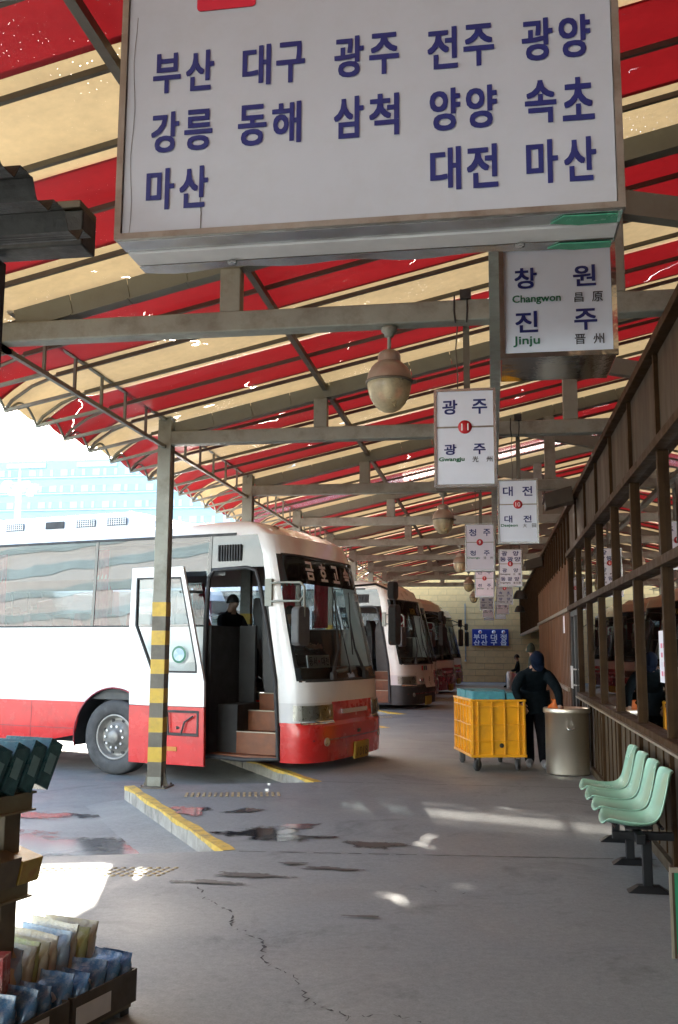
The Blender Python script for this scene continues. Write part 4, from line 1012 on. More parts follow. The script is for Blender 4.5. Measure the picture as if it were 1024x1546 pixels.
# blue board on the end wall
bb = thing('wall_sign', 'blue board with white place names on the beige end wall', 'sign', (-.13, 45.21, 0))
q = MB(); q.box((-.83, 0, 1.66), (.83, .05, 2.42)); q.build('panel', 'sign_blue', bb, .01)
for x, a, b in ((-.62, '부', '산'), (-.28, '마', '산'), (.16, '대', '구'), (.60, '정', '읍')):
    text(a, face_at(x, -.004, 2.06), 'ink_white', bb, 'letter', (.27, .25), .03); text(b, face_at(x, -.004, 1.80), 'ink_white', bb, 'letter', (.27, .23), .03)
for i, x in enumerate((-.46, .16, .60)):
    q = MB(); q.lathe([(0, 0), (.085, 0), (.085, -.01)], (0,0,0), 18); o = q.build('disc', 'ink_white', bb); o.location = (x, -.012, 2.29); o.rotation_euler = (R(90), 0, 0)
    text(str(i+1), face_at(x, -.014, 2.29), 'logo_red', bb, 'number', (.05, .10), .03)

# ================================================================== PENDANT LAMPS
def lamp_proto():
    r = thing('pendant_lamp', 'x', 'lamp', group='pendant lamps hanging from the trusses')
    q = MB(); q.lathe([(.0, .0), (.06, .0), (.06, -.035), (.04, -.05), (.035, -.075), (0, -.08)], n=16); q.build('ceiling_mount', 'steel_grey', r)
    q = MB(); q.tube([(0, 0, -.07), (0, 0, -.19)], .014, 8); q.build('stem', 'steel_grey', r)
    q = MB(); q.lathe([(0, -.18), (.05, -.185), (.075, -.20), (.085, -.225), (.085, -.275)], n=24); q.build('neck', 'lamp_metal', r)
    q = MB(); q.lathe([(.084, -.27), (.105, -.285), (.135, -.315), (.155, -.355), (.166, -.40), (.168, -.425)], n=32); q.build('reflector', 'lamp_metal', r)
    q = MB(); q.lathe([(.168, -.418), (.176, -.418), (.176, -.434), (.164, -.434)], n=32); q.box((.165, -.02, -.44), (.20, .02, -.415)); q.build('rim', 'steel_dark', r)
    q = MB(); q.lathe([(.163, -.430), (.160, -.48), (.145, -.535), (.12, -.585), (.085, -.625), (.045, -.648), (.0, -.655)], n=32); q.build('globe', 'lamp_glass', r)
    q = MB(); q.lathe([(0, -.30), (.035, -.31), (.045, -.42), (.052, -.50), (.03, -.55), (0, -.56)], n=16); q.build('bulb', 'can_white', r)
    return r
lp = lamp_proto()
for i, lab in enumerate(('largest pendant lamp with clouded glass globe, left of bay sign 11', 'second pendant lamp, hanging above and left of bay sign 9', 'third pendant lamp, partly hidden behind bay sign 9', 'small far pendant lamp left of the grey bay sign', 'farthest pendant lamp, hanging before the beige end wall')):
    o = lp if i == 0 else copy_tree(lp); o.location = (-.73, B+7.86*i, 3.968); o['label'] = lab

# ================================================================== WALL SPEAKERS
def speaker(label, y, z, k=1.0):
    s = thing('wall_speaker', label, 'speaker', (WX-.02, y, z), group='speakers fixed to the brown wall')
    q = MB(); q.prism([(-.02, -.10), (-.42, -.20), (-.46, .02), (-.05, .13)], .34, Matrix(((1,0,0,0),(0,0,1,-.17),(0,1,0,0),(0,0,0,1)))); q.build('cabinet', 'speaker_dark', s, .01)
    q = MB(); q.box((-.445, -.14, -.16), (-.43, .14, .0), Matrix.Rotation(R(8), 4, 'Y')); q.build('grille', 'black_rubber', s)
    q = MB(); q.tube([(-.05, 0, .05), (.03, 0, .10)], .02, 6); q.tube([(-.05, .1, -.05), (.03, .2, -.12)], .006, 5); q.build('bracket', 'black_rubber', s)
speaker('boxy speaker on the wall top nearest the camera', 14.4, 3.82)
speaker('second speaker further along the brown wall top', 23.4, 3.62)
def dome(label, y, x, z):
    s = thing('round_speaker', label, 'speaker', (x, y, z), group='round black speakers near the end wall')
    q = MB(); q.lathe([(0, .10), (.10, .09), (.16, .0), (.19, -.10), (.20, -.14)], n=18); q.build('horn', 'black_rubber', s); 
    q = MB(); q.tube([(0, 0, .1), (0, 0, 4.4-z)], .02, 6); q.build('hanger', 'black_rubber', s)
dome('small round black speaker beside the far grey bay sign', 26.8, .75, 3.05); dome('farther small round black speaker just before the end wall', 36.0, .98, 3.02)

# ================================================================== BIN, CRATE TROLLEY, BENCH
bn = thing('trash_bin', 'stainless steel drum bin with an open rim by the brown wall', 'bin', (.92, 12.95, 0))
q = MB(); q.lathe([(.0, .005), (.27, .005), (.275, .02), (.275, .76), (.29, .765), (.297, .78), (.297, .815), (.29, .83), (.278, .83), (.268, .82), (.268, .05), (0, .05)], n=48); q.build('drum', 'steel_brushed', bn)
q = MB(); q.lathe([(.0, .70), (.12, .74), (.2, .71), (.262, .69)], n=18); q.build('refuse', 'bin_inner', bn)
q = MB(); a0 = R(-80)
for s in (-1, 1): q.lathe([(0, 0), (.018, 0), (.018, .02)], (0, 0, 0), 8)
q = MB(); cx, cy = .278*math.cos(R(-85)), .278*math.sin(R(-85)); q.tube([(cx-.045, cy+.0, .60), (cx-.045, cy-.03, .60), (cx-.03, cy-.035, .575), (cx+.03, cy-.035, .575), (cx+.045, cy-.03, .60), (cx+.045, cy, .60)], .008, 6); q.build('handle', 'chrome', bn)

ct = thing('crate_trolley', 'big orange yellow plastic crate on castors in front of the stooping person', 'crate', (-.08, 13.5, 0), R(14))
CW, CD, CH = .74, 1.12, .71; zb = .20
def crate():
    hx, hy = CW/2, CD/2; th = .02
    for nm, a, b in (('side_wall', (-hx+.03, -hy+.03, zb), (-hx+.03+th, hy-.03, zb+CH)), ('side_wall', (hx-.03-th, -hy+.03, zb), (hx-.03, hy-.03, zb+CH)), ('end_wall', (-hx+.05, -hy+.03, zb), (hx-.05, -hy+.03+th, zb+CH)), ('end_wall', (-hx+.05, hy-.03-th, zb), (hx-.05, hy-.03, zb+CH))):
        q = MB(); q.box(a, b); q.build(nm, 'crate_orange', ct)
    q = MB(); q.box((-hx, -hy, zb-.02), (hx, hy, zb+.015)); q.build('base', 'crate_orange', ct, .006)
    def ribs(vert, fixed, pos, face):
        pass
    zs = [zb+CH-.085, zb+CH*.55, zb+CH*.26]
    for sy in (-1, 1):
        y0, y1 = sorted((sy*(hy-.032), sy*(hy-.004)))
        for x in (-hx+.03, -hx+.10, -hx+.12+(CW-.24)/3, -hx+.12+2*(CW-.24)/3, hx-.10, hx-.03):
            q = MB(); q.box((x-.008, y0, zb), (x+.008, y1, zb+CH-.02)); q.build('rib', 'crate_orange', ct, .003)
        for z in zs:
            q = MB(); q.box((-hx+.02, y0, z-.008), (hx-.02, y1-.003 if sy > 0 else y1, z+.008)); q.build('rib', 'crate_orange', ct, .003)
    for sx in (-1, 1):
        x0, x1 = sorted((sx*(hx-.032), sx*(hx-.004)))
        for y in [-hy+.03, -hy+.1]+[-hy+.1+(CD-.2)*k/5 for k in range(1, 5)]+[hy-.1, hy-.03]:
            q = MB(); q.box((x0, y-.008, zb), (x1, y+.008, zb+CH-.02)); q.build('rib', 'crate_orange', ct, .003)
        for z in zs:
            q = MB(); q.box((x0, -hy+.02, z-.008), (x1, hy-.02, z+.008)); q.build('rib', 'crate_orange', ct, .003)
    q = MB(); o_ = [(-hx, -hy), (hx, -hy), (hx, hy), (-hx, hy)]; i_ = [(-hx+.055, -hy+.055), (hx-.055, -hy+.055), (hx-.055, hy-.055), (-hx+.055, hy-.055)]
    q.ring(o_, i_, .028, Matrix.Translation((0, 0, zb+CH-.018))); q.build('rim', 'crate_orange', ct, .006)
    q = MB(); q.lathe([(.0, 0), (.022, 0), (.026, -.012), (.030, -.012), (.03, 0)], (0,0,0), 16); o = q.build('drain_hole', 'black_rubber', ct); o.location = (.04, -hy+.018, zb+.13); o.rotation_euler = (R(90), 0, 0)
    for sx in (-1, 1):
        for sy in (-1, 1):
            cw = thing('castor', None, None, (sx*(hx-.10), sy*(hy-.10), 0), random.uniform(-.6, .6)); cw.parent = ct
            q = MB(); q.lathe([(.0, -.022), (.068, -.022), (.076, -.012), (.076, .012), (.068, .022), (0, .022)], (0, 0, .076), 20, 'y'); q.build('wheel', 'tyre', cw).rotation_euler = (0, 0, R(70))
            q = MB(); q.box((-.035, -.045, .168), (.035, .045, .179)); q.box((-.022, -.036, .06), (.022, -.03, .17)); q.box((-.022, .03, .06), (.022, .036, .17)); q.build('fork', 'steel_dark', cw).rotation_euler = (0, 0, R(70))
crate()
ft = Matrix.Rotation(R(14), 4, 'Z')
for i, (x, y, sx, sy, lab) in enumerate(((-.10, -.25, .44, .40, 'wide blue foam block lying at the front of the orange crate'), (.235, -.22, .19, .42, 'narrow blue foam block at the right of the orange crate'), (-.05, .24, .56, .46, 'blue foam block at the back of the orange crate'))):
    c0 = Vector((-.08, 13.5, 0))+ft @ Vector((x, y, 0)); rnd = random.Random(i+9)
    q = MB(); P_ = []
    ztop = zb+CH+.115-(.02 if i == 1 else 0)
    nx, ny = 6, 6
    q.grid(lambda u, v: (sx*(u-.5), sy*(v-.5), ztop+rnd.uniform(-.006, .006)), [k/nx for k in range(nx+1)], [k/ny for k in range(ny+1)], False)
    per = [(k/nx, 0) for k in range(nx+1)]+[(1, k/ny) for k in range(1, ny+1)]
    q2 = MB(); q2.box((-sx/2, -sy/2, zb+.02), (sx/2, sy/2, ztop-.004)); q2.v += []; o = tag(q2.build('foam_block', 'foam_blue', None, .012), lab, 'foam block', 'blue foam blocks in the orange crate'); o.location = c0; o.rotation_euler = (0, 0, R(14+i*1.2))

def bench():
    r = thing('bench', 'row of four mint green moulded seats on black floor pedestals by the wall', 'bench', (0, 0, 0))
    Y0, DY = 7.05, .52
    prof = [(.70, .425), (.705, .445), (.73, .452), (.78, .445), (.86, .432), (.94, .425), (1.00, .428), (1.045, .445), (1.075, .48), (1.10, .54), (1.125, .62), (1.148, .70), (1.165, .755), (1.178, .775), (1.195, .778)]
    for i in range(4):
        yc = Y0+i*DY
        q = MB(); N = len(prof); M_ = 14
        def sp(a, b):
            x, z = prof[a]; v = b/M_*2-1; t = a/(N-1)
            hw = .215+.012*math.sin(t*3.1)-(.05*max(0, t-.78)/.22)*1.0
            if a == 0: hw -= .02
            rim = abs(v)**4
            dx = -.035*rim*min(1, max(0, (t-.5)*3)); dz = .030*rim*(1 if t < .55 else max(0, 1-(t-.55)*4))
            front = -.03*(abs(v)**3) if a < 3 else 0
            return (x+dx-front, yc+v*hw, z+dz-(.012*(1-v*v) if t < .6 else 0))
        q.grid(sp, range(N), range(M_+1)); o = q.build('seat', 'seat_mint', r, fix=False)
        s = o.modifiers.new('thick', 'SOLIDIFY'); s.thickness = .014; s.offset = -1
        s2 = o.modifiers.new('sub', 'SUBSURF'); s2.levels = 1; s2.render_levels = 2
        q = MB(); q.box((.86, yc-.10, .388), (1.04, yc-.07, .405)); q.box((.86, yc+.07, .388), (1.04, yc+.10, .405)); q.tube([(.80, yc-.12, .395), (.80, yc+.12, .395)], .012, 6); q.tube([(1.10, yc-.12, .40), (1.10, yc+.12, .40)], .012, 6); q.build('seat_bracket', 'bench_black', o)
    q = MB(); q.box((.905, Y0-.30, .325), (.965, Y0+3*DY+.2, .385)); q.build('beam', 'bench_black', r, .004)
    for yy in (6.88, 7.72, 8.58):
        q = MB(); q.box((.765, yy-.025, .335), (1.16, yy+.025, .386)); q.build('cross_arm', 'bench_black', r, .004)
        q = MB(); q.box((.955, yy-.03, .02), (1.015, yy+.03, .334)); q.build('pedestal', 'bench_black', r, .004)
        q = MB(); V = [(.85, yy-.06, 0), (1.13, yy-.06, 0), (1.13, yy+.06, 0), (.85, yy+.06, 0), (.92, yy-.035, .045), (1.06, yy-.035, .045), (1.06, yy+.035, .045), (.92, yy+.035, .045)]
        q.add(V, [(0,3,2,1),(4,5,6,7),(0,1,5,4),(1,2,6,5),(2,3,7,6),(3,0,4,7)]); q.build('foot', 'bench_black', r, .005)
bench()

gb = thing('standing_board', 'green faced board standing on the floor at the right edge of the picture', 'board', (.90, 5.48, 0))
q = MB(); q.box((.0, .0, .0), (.02, .05, .46)); q.build('side_frame', 'wood_dark', gb, .003)
q = MB(); q.box((.02, .004, .02), (.30, .02, .44)); q.build('green_face', 'board_green', gb); q = MB(); q.box((-.004, -.006, .43), (.30, .012, .455)); q.build('top_trim', 'rail_pale', gb); q = MB(); q.box((-.008, -.006, .0), (.006, .010, .43)); q.build('corner_trim', 'rail_pale', gb)

for (nm, lab, y0, y1, z0, z1, pink) in (('notice', 'white notice with pink print taped to the glass near the bench', 7.36, 7.78, 1.34, 1.73, True), ('notice', 'small white notice on the brown wall beyond the door', 17.3, 17.6, 1.85, 2.15, False), ('notice', 'pale notice on the glass at the right edge', 6.5, 6.9, 1.62, 1.98, False)):
    s = thing(nm, lab, 'notice', (WX-.002 if y0 > 16 else WX+.026, 0, 0)); q = MB(); q.box((-.003, y0, z0), (.0, y1, z1)); q.build('sheet', 'notice_paper', s)
    if pink:
        for i in range(4):
            for j in range(3): 
                q = MB(); q.box((-.0045, y0+.05+j*.11, z0+.05+i*.07), (-.0035, y0+.05+j*.11+.07, z0+.05+i*.07+.035)); q.build('print_block', 'notice_pink' if (i+j) % 3 else 'sign_pink', s)

# ================================================================== PEOPLE
RAD = dict(pelvis=(.150, .115), spine=(.150, .115), chest=(.175, .125), neck=(.058, .058), chin=(.062, .070), head=(.083, .098), crown=(.060, .072),
           sh=(.078, .078), el=(.056, .056), wr=(.040, .040), ha=(.038, .024), hip=(.105, .105), kn=(.072, .072), an=(.055, .055), heel=(.048, .045), to=(.042, .032), nose=(.016, .016))
def human(name, label, J, mats, M=None, bulk=1.0, fingers=True, torso=None, legs=1.0):
    """one continuous skinned body; J gives joint positions"""
    V = []; E = []; RR = []; reg = []
    ids = {}
    def add(k, p, r, region):
        ids[k] = len(V); V.append(Vector(p)); RR.append(r); reg.append(region)
    for k in ('pelvis', 'spine', 'chest'): add(k, J[k], tuple(x*(torso or bulk) for x in RAD[k]), 'top')
    add('neck', J['neck'], RAD['neck'], 'skin')
    h, c = Vector(J['head']), Vector(J['crown']); fwd_ = Vector(J['look']).normalized(); upv = (c-h).normalized()
    add('head', h, RAD['head'], 'skin'); add('crown', c, RAD['crown'], 'skin'); add('nose', h+fwd_*.115-upv*.005, RAD['nose'], 'skin'); add('jaw', h+fwd_*.045-upv*.085, (.05, .05), 'skin')
    E += [('pelvis', 'spine'), ('spine', 'chest'), ('chest', 'neck'), ('neck', 'head'), ('head', 'crown'), ('head', 'nose'), ('head', 'jaw')]
    for s in 'LR':
        for k, region in (('sh', 'top'), ('el', 'top'), ('wr', 'top'), ('ha', 'skin')):
            add(k+s, J[k+s], tuple(x*(bulk if region == 'top' else 1) for x in RAD[k]), region)
        E += [('chest', 'sh'+s), ('sh'+s, 'el'+s), ('el'+s, 'wr'+s), ('wr'+s, 'ha'+s)]
        if fingers:
            w_, hh = Vector(J['wr'+s]), Vector(J['ha'+s]); d = (hh-w_).normalized(); side = d.cross(Vector((0, 1, .2))).normalized(); cur = d.cross(side)
            for i in range(4):
                o = side*(i-1.5)*.019; L1 = (.036, .042, .038, .030)[i]
                add(f'f{s}{i}a', hh+d*.045+o, (.010, .010), 'skin'); add(f'f{s}{i}b', hh+d*(.045+L1)+o+cur*.012, (.009, .009), 'skin'); add(f'f{s}{i}c', hh+d*(.045+L1*1.5)+o+cur*.032, (.007, .007), 'skin')
                E += [('ha'+s, f'f{s}{i}a'), (f'f{s}{i}a', f'f{s}{i}b'), (f'f{s}{i}b', f'f{s}{i}c')]
            add(f't{s}a', hh-d*.01+side*.04, (.011, .011), 'skin'); add(f't{s}b', hh+d*.03+side*.055+cur*.015, (.009, .009), 'skin'); E += [('ha'+s, f't{s}a'), (f't{s}a', f't{s}b')]
        for k, region in (('hip', 'low'), ('kn', 'low'), ('an', 'low'), ('to', 'shoe')):
            add(k+s, J[k+s], tuple(x*(legs if region == 'low' else 1) for x in RAD[k]), region)
        E += [('pelvis', 'hip'+s), ('hip'+s, 'kn'+s), ('kn'+s, 'an'+s), ('an'+s, 'to'+s)]
    me = bpy.data.meshes.new('body'); me.from_pydata(V, [(ids[a], ids[b]) for a, b in E], [])
    o = bpy.data.objects.new('body', me); col.objects.link(o)
    sk = o.modifiers.new('skin', 'SKIN'); sk.branch_smoothing = .6
    for i, r in enumerate(RR): me.skin_vertices[0].data[i].radius = r
    me.skin_vertices[0].data[0].use_root = True
    sb = o.modifiers.new('sub', 'SUBSURF'); sb.levels = 2; sb.render_levels = 2
    bpy.context.view_layer.update(); dg = bpy.context.evaluated_depsgraph_get()
    nm = bpy.data.meshes.new_from_object(o.evaluated_get(dg)); bpy.data.objects.remove(o)
    order = ['top', 'low', 'skin', 'shoe']; nm.materials.clear()
    for k in order: nm.materials.append(MATS[mats[k]])
    segs = [(V[ids[a]], V[ids[b]], reg[ids[b]], RR[ids[b]][0]) for a, b in E]
    for p in nm.polygons:
        c = p.center; best = None
        for a, b, rg, rad in segs:
            t = max(0, min(1, (c-a).dot(b-a)/max(1e-9, (b-a).length_squared))); d = ((a+(b-a)*t)-c).length/(rad+.03)
            if best is None or d < best[0]: best = (d, rg, t)
        p.material_index = order.index(best[1]); p.use_smooth = True
    root = thing(name, label, 'person')
    body = obj('body', nm, None, root)
    if M is not None: root.matrix_world = M
    return root
def cap_on(root, h, crown, look, mat, brim=True, hair=None, full=False):
    h, c = Vector(h), Vector(crown); u = (c-h).normalized(); f = Vector(look).normalized(); f = (f-u*f.dot(u)).normalized(); s = u.cross(f)
    def P(a, b, e): return h+f*a+s*b+u*e
    q = MB(); low = -.02 if not full else -.10
    q.grid(lambda t, e: P(.108*math.cos(t)*math.cos(e)-(.006), .092*math.sin(t)*math.cos(e), .035+low*(1-math.sin(e))+.115*math.sin(e)), [2*math.pi*k/20 for k in range(21)], [math.pi/2*k/6 for k in range(7)])
    q.build('cap' if brim else 'hair', mat, root, fix=False)
    if brim:
        q = MB(); q.grid(lambda t, r: P((.100+r*.075)*math.cos(t), .088*math.sin(t), .020-r*.025-.01*math.sin(t)**2), [R(-70)+R(140)*k/10 for k in range(11)], [0, .5, 1]); o = q.build('brim', mat, root, fix=False)
        o.modifiers.new('t', 'SOLIDIFY').thickness = .004
    if hair:
        q = MB(); q.grid(lambda t, e: P(.100*math.cos(t), .088*math.sin(t), .03-.075*e), [R(100)+R(160)*k/12 for k in range(13)], [0, .5, 1]); q.build('hair', hair, root, fix=False)
DK = dict(top='cloth_navy', low='cloth_trouser', skin='skin', shoe='shoe_grey')
J1 = dict(pelvis=(.50, 13.50, .90), spine=(.52, 13.42, 1.08), chest=(.54, 13.22, 1.25), neck=(.555, 13.02, 1.375), head=(.56, 12.93, 1.425), crown=(.565, 12.87, 1.475), look=(.15, -.55, -.8),
    shL=(.70, 13.14, 1.25), elL=(.83, 13.06, 1.04), wrL=(.84, 12.98, .86), haL=(.84, 12.96, .79), shR=(.37, 13.12, 1.24), elR=(.27, 13.06, 1.06), wrR=(.33, 13.08, .90), haR=(.37, 13.10, .83),
    hipL=(.59, 13.50, .84), knL=(.63, 13.36, .47), anL=(.645, 13.42, .09), toL=(.655, 13.25, .04), hipR=(.41, 13.50, .84), knR=(.43, 13.42, .47), anR=(.46, 13.50, .09), toR=(.44, 13.33, .04))
p1 = human('person', 'person in dark navy jacket and blue cap stooping over the steel drum bin', J1, DK, bulk=1.18, torso=1.38, legs=1.3)
cap_on(p1, J1['head'], J1['crown'], J1['look'], 'cap_blue', hair='hair')
q = MB(); q.grid(lambda t, e: (.505+(.235+.015*e+.010*math.sin(t*7))*math.cos(t), 13.44+(.195+.02*e)*math.sin(t), 1.02-.29*e+.012*math.sin(t*5)), [2*math.pi*k/24 for k in range(25)], [0, .3, .6, 1]); q.build('jacket_hem', 'cloth_navy', p1, fix=False)
def standing(x, y, fx, fy, hgt=1.72):
    f = Vector((fx, fy, 0)).normalized(); s = Vector((-f.y, f.x, 0)); k = hgt/1.75
    P = lambda a, b, z: tuple(Vector((x, y, 0))+f*a*k+s*b*k+Vector((0, 0, z*k)))
    return dict(pelvis=P(0, 0, .95), spine=P(0, 0, 1.14), chest=P(.0, 0, 1.34), neck=P(.02, 0, 1.50), head=P(.045, 0, 1.60), crown=P(.04, 0, 1.675), look=tuple(f),
        shL=P(0, .19, 1.40), elL=P(-.02, .24, 1.12), wrL=P(.05, .22, .88), haL=P(.08, .21, .80), shR=P(0, -.19, 1.40), elR=P(-.02, -.24, 1.12), wrR=P(.05, -.22, .88), haR=P(.08, -.21, .80),
        hipL=P(0, .09, .88), knL=P(.02, .10, .49), anL=P(-.02, .10, .09), toL=P(.14, .11, .04), hipR=P(0, -.09, .88), knR=P(.02, -.10, .49), anR=P(-.02, -.10, .09), toR=P(.14, -.11, .04))
def sitting(x, y, z, fx, fy, k=1.0, lean=0, hands=None):
    f = Vector((fx, fy, 0)).normalized(); s = Vector((-f.y, f.x, 0))
    P = lambda a, b, h: tuple(Vector((x, y, z))+f*a*k+s*b*k+Vector((0, 0, h*k)))
    hf, hz = hands or (.36, .22)
    return dict(pelvis=P(0, 0, .10), spine=P(-.01+lean*.3, 0, .28), chest=P(lean*.7, 0, .48), neck=P(.02+lean, 0, .64), head=P(.05+lean, 0, .74), crown=P(.045+lean, 0, .815), look=tuple(f),
        shL=P(lean*.8, .19, .54), elL=P(.10+lean, .24, .28), wrL=P(hf-.08, .18, hz), haL=P(hf, .15, hz+.01), shR=P(lean*.8, -.19, .54), elR=P(.10+lean, -.24, .28), wrR=P(hf-.08, -.18, hz), haR=P(hf, -.15, hz+.01),
        hipL=P(.05, .09, .07), knL=P(.44, .11, .07), anL=P(.44, .11, -.34), toL=P(.58, .12, -.39), hipR=P(.05, -.09, .07), knR=P(.44, -.11, .07), anR=P(.42, -.11, -.34), toR=P(.56, -.12, -.39))
J2 = standing(.86, 22.0, -1, -.15, 1.70)
p2 = human('person', 'person in dark green hooded coat standing by the brown wall behind the stooping person', J2, dict(top='cloth_green', low='cloth_trouser', skin='skin', shoe='cloth_trouser'), fingers=False)
cap_on(p2, J2['head'], J2['crown'], J2['look'], 'cloth_green', brim=False, full=True)
J3 = sitting(.95, 39.0, .44, -1, 0)
p3 = human('person', 'seated person far along the platform, jeans and dark shoe showing beside the white can', J3, dict(top='cloth_navy', low='cloth_jeans', skin='skin', shoe='cloth_trouser'), fingers=False)
cap_on(p3, J3['head'], J3['crown'], J3['look'], 'hair', brim=False)
q = thing('stool', 'plain dark bench under the far seated person', 'bench', (.95, 39.0, 0))
m_ = MB(); m_.box((-.2, -.5, .40), (.2, .5, .44)); m_.build('seat_board', 'wood_dark', q)
for yy in (-.42, .42):
    m_ = MB(); m_.box((-.18, yy-.02, 0), (.18, yy+.02, .40)); m_.build('leg', 'wood_dark', q)
def inbus(x, y, z): 
    f = Vector((math.cos(TH), -math.sin(TH), 0)); l = Vector((math.sin(TH), math.cos(TH), 0)); return ORG+f*x+l*y+Vector((0, 0, z))
MBUS = Matrix.Translation(ORG) @ Matrix.Rotation(-TH, 4, 'Z')
J4 = sitting(-1.32, .55, 1.50, 1, 0, hands=(.45, .26))
p4 = human('person', 'coach driver in grey shirt seated behind the windscreen of the nearest coach', J4, dict(top='cloth_shirt', low='cloth_trouser', skin='skin', shoe='cloth_trouser'), M=MBUS)
cap_on(p4, J4['head'], J4['crown'], J4['look'], 'hair', brim=False)
J5 = sitting(-2.02, .05, 1.66, 1, -.35)
p5 = human('person', 'passenger in dark clothes seated behind the partition inside the nearest coach', J5, dict(top='cloth_trouser', low='cloth_trouser', skin='skin', shoe='cloth_trouser'), M=MBUS, bulk=1.1)
cap_on(p5, J5['head'], J5['crown'], J5['look'], 'hair', brim=False)
q = MB(); q.box((-2.28, -.2, 1.12), (-1.82, .3, 1.64)); o = tag(q.build('jump_seat', 'seat_grey', coach, .03))
obm = MB().lathe([(0, .0), (.07, .01), (.10, .06), (.085, .13), (.03, .19), (.045, .23)], n=14); obm.v = [(x*random.uniform(.75, 1.2), y*random.uniform(.75, 1.2), z+random.uniform(-.015, .015)) for x, y, z in obm.v]
ob = tag(obm.build('plastic_bag', 'bag_orange'), 'crumpled orange plastic bag poking out of the steel drum bin', 'bag'); ob.location = (.78, 13.03, .70)
wc = thing('canister', 'tall white and pink canister standing far along the platform', 'canister', (.62, 38.6, 0))
q = MB(); q.lathe([(0, 0), (.13, 0), (.13, .60), (.10, .66), (0, .66)], n=20); q.build('body', 'can_white', wc); q = MB(); q.box((.131, -.1, .05), (.24, .1, .60)); q.build('side_panel', 'can_pink', wc)

# ================================================================== SHOP RACK AND AWNING
ra = R(-16); RM = Matrix.Translation((-1.57, 4.30, 0)) @ Matrix.Rotation(ra, 4, 'Z')
rk_ = thing('display_rack', 'wooden stepped shop rack at the lower left edge', 'rack'); rk_.matrix_world = RM
for z0, z1 in ((.92, .99), (.575, .665)):
    q = MB(); q.box((-.62, -1.9, z0+.05), (-.24, -.485, z0+.065)); q.build('shelf_board', 'rack_wood', rk_)
    q = MB(); q.box((-.24, -1.9, z0), (-.225, -.48, z1)); q.box((-.246, -1.9, z1-.004), (-.205, -.478, z1+.004)); q.box((-.246, -1.9, z0-.004), (-.205, -.478, z0+.004)); q.build('shelf_lip', 'rack_wood', rk_)
for y in (-.56, -1.6):
    q = MB(); q.box((-.30, y-.045, .03), (-.25, y+.045, .97)); q.build('upright', 'rack_post', rk_, .004)
q = MB(); q.box((-.62, -1.9, .03), (-.02, -.03, .05)); q.build('base_board', 'rack_post', rk_)
for x, y in ((-.06, -.06), (-.06, -1.5), (-.55, -.08)):
    q = MB(); q.box((x-.03, y-.03, 0), (x+.03, y+.03, .03)); q.build('foot', 'black_rubber', rk_)
def rtag(m, name, mat, lab, cat, grp, p, rot=(0, 0, 0), bevel=0):
    o = tag(m.build(name, mat, None, bevel), lab, cat, grp); o.matrix_world = RM @ Matrix.Translation(p) @ Matrix.Rotation(rot[2], 4, 'Z') @ Matrix.Rotation(rot[1], 4, 'Y') @ Matrix.Rotation(rot[0], 4, 'X'); return o
rnd = random.Random(12)
NTH = ['outermost', 'second', 'third', 'fourth', 'fifth', 'sixth', 'seventh', 'eighth', 'ninth']
for i in range(9):        # teal cartons leaning on the top shelf
    m = MB(); m.box((-.13, -.04, 0), (.13, .04, .20)); y = -.47-i*.10
    o = rtag(m, 'carton', 'pack_teal', f'{NTH[i]} dark teal carton leaning on the top shelf, counted from its far end', 'carton', 'teal cartons on the top shelf', (-.315, y, 1.01), (R(-26), 0, R(rnd.uniform(-4, 4))), .003)
    q = MB(); q.box((.131, -.025, .06), (.1325, .02, .14)); q.build('print', 'pack_teal_pale', o)
for i in range(8):
    m = MB(); hgt = .10+.02*(i % 3); m.box((-.13, -.06, 0), (.13, .06, hgt)); y = -.52-i*.128
    o = rtag(m, 'carton', 'pack_yellow' if i % 3 != 1 else 'pack_brown', f'{NTH[i]} carton on the middle shelf, counted from its far end', 'carton', 'cartons on the middle shelf', (-.32, y, .665), (0, R(14), R(rnd.uniform(-6, 6))), .003)
# shallow cardboard trays with bags, near the floor
def tray(y0, y1, lab, zt=.19, x0=-.24, x1=0.0, zb_=.055, mat='card_brown'):
    t = thing('cardboard_tray', lab, 'tray', group='cardboard trays on the rack base'); t.matrix_world = RM
    for a, b in (((x0, y0, zb_), (x1, y1, zb_+.008)), ((x1-.006, y0, zb_+.008), (x1, y1, zt)), ((x0, y0, zb_+.008), (x0+.006, y1, zt+.03)), ((x0+.006, y1-.006, zb_+.008), (x1-.006, y1, zt)), ((x0+.006, y0, zb_+.008), (x1-.006, y0+.006, zt))):
        q = MB(); q.box(a, b); q.build('side', mat, t)
    return t
t1 = tray(-.44, -.02, 'dark cardboard tray of blue bags at the far end of the rack base'); t2 = tray(-.90, -.46, 'dark cardboard tray next along the rack base', mat='card_brown')
q = MB(); q.box((.001, -.42, .07), (.003, -.20, .15)); q.build('label', 'card_white', t1); q = MB(); q.box((.001, -.80, .07), (.003, -.58, .17)); q.build('label', 'card_white', t2)
FR = Matrix(((0,0,1,.005),(1,0,0,0),(0,1,0,0),(0,0,0,1)))
tray(-.95, -.05, 'pale long tray of cream bags behind the blue bags', .20, -.53, -.20, .055, 'card_white')
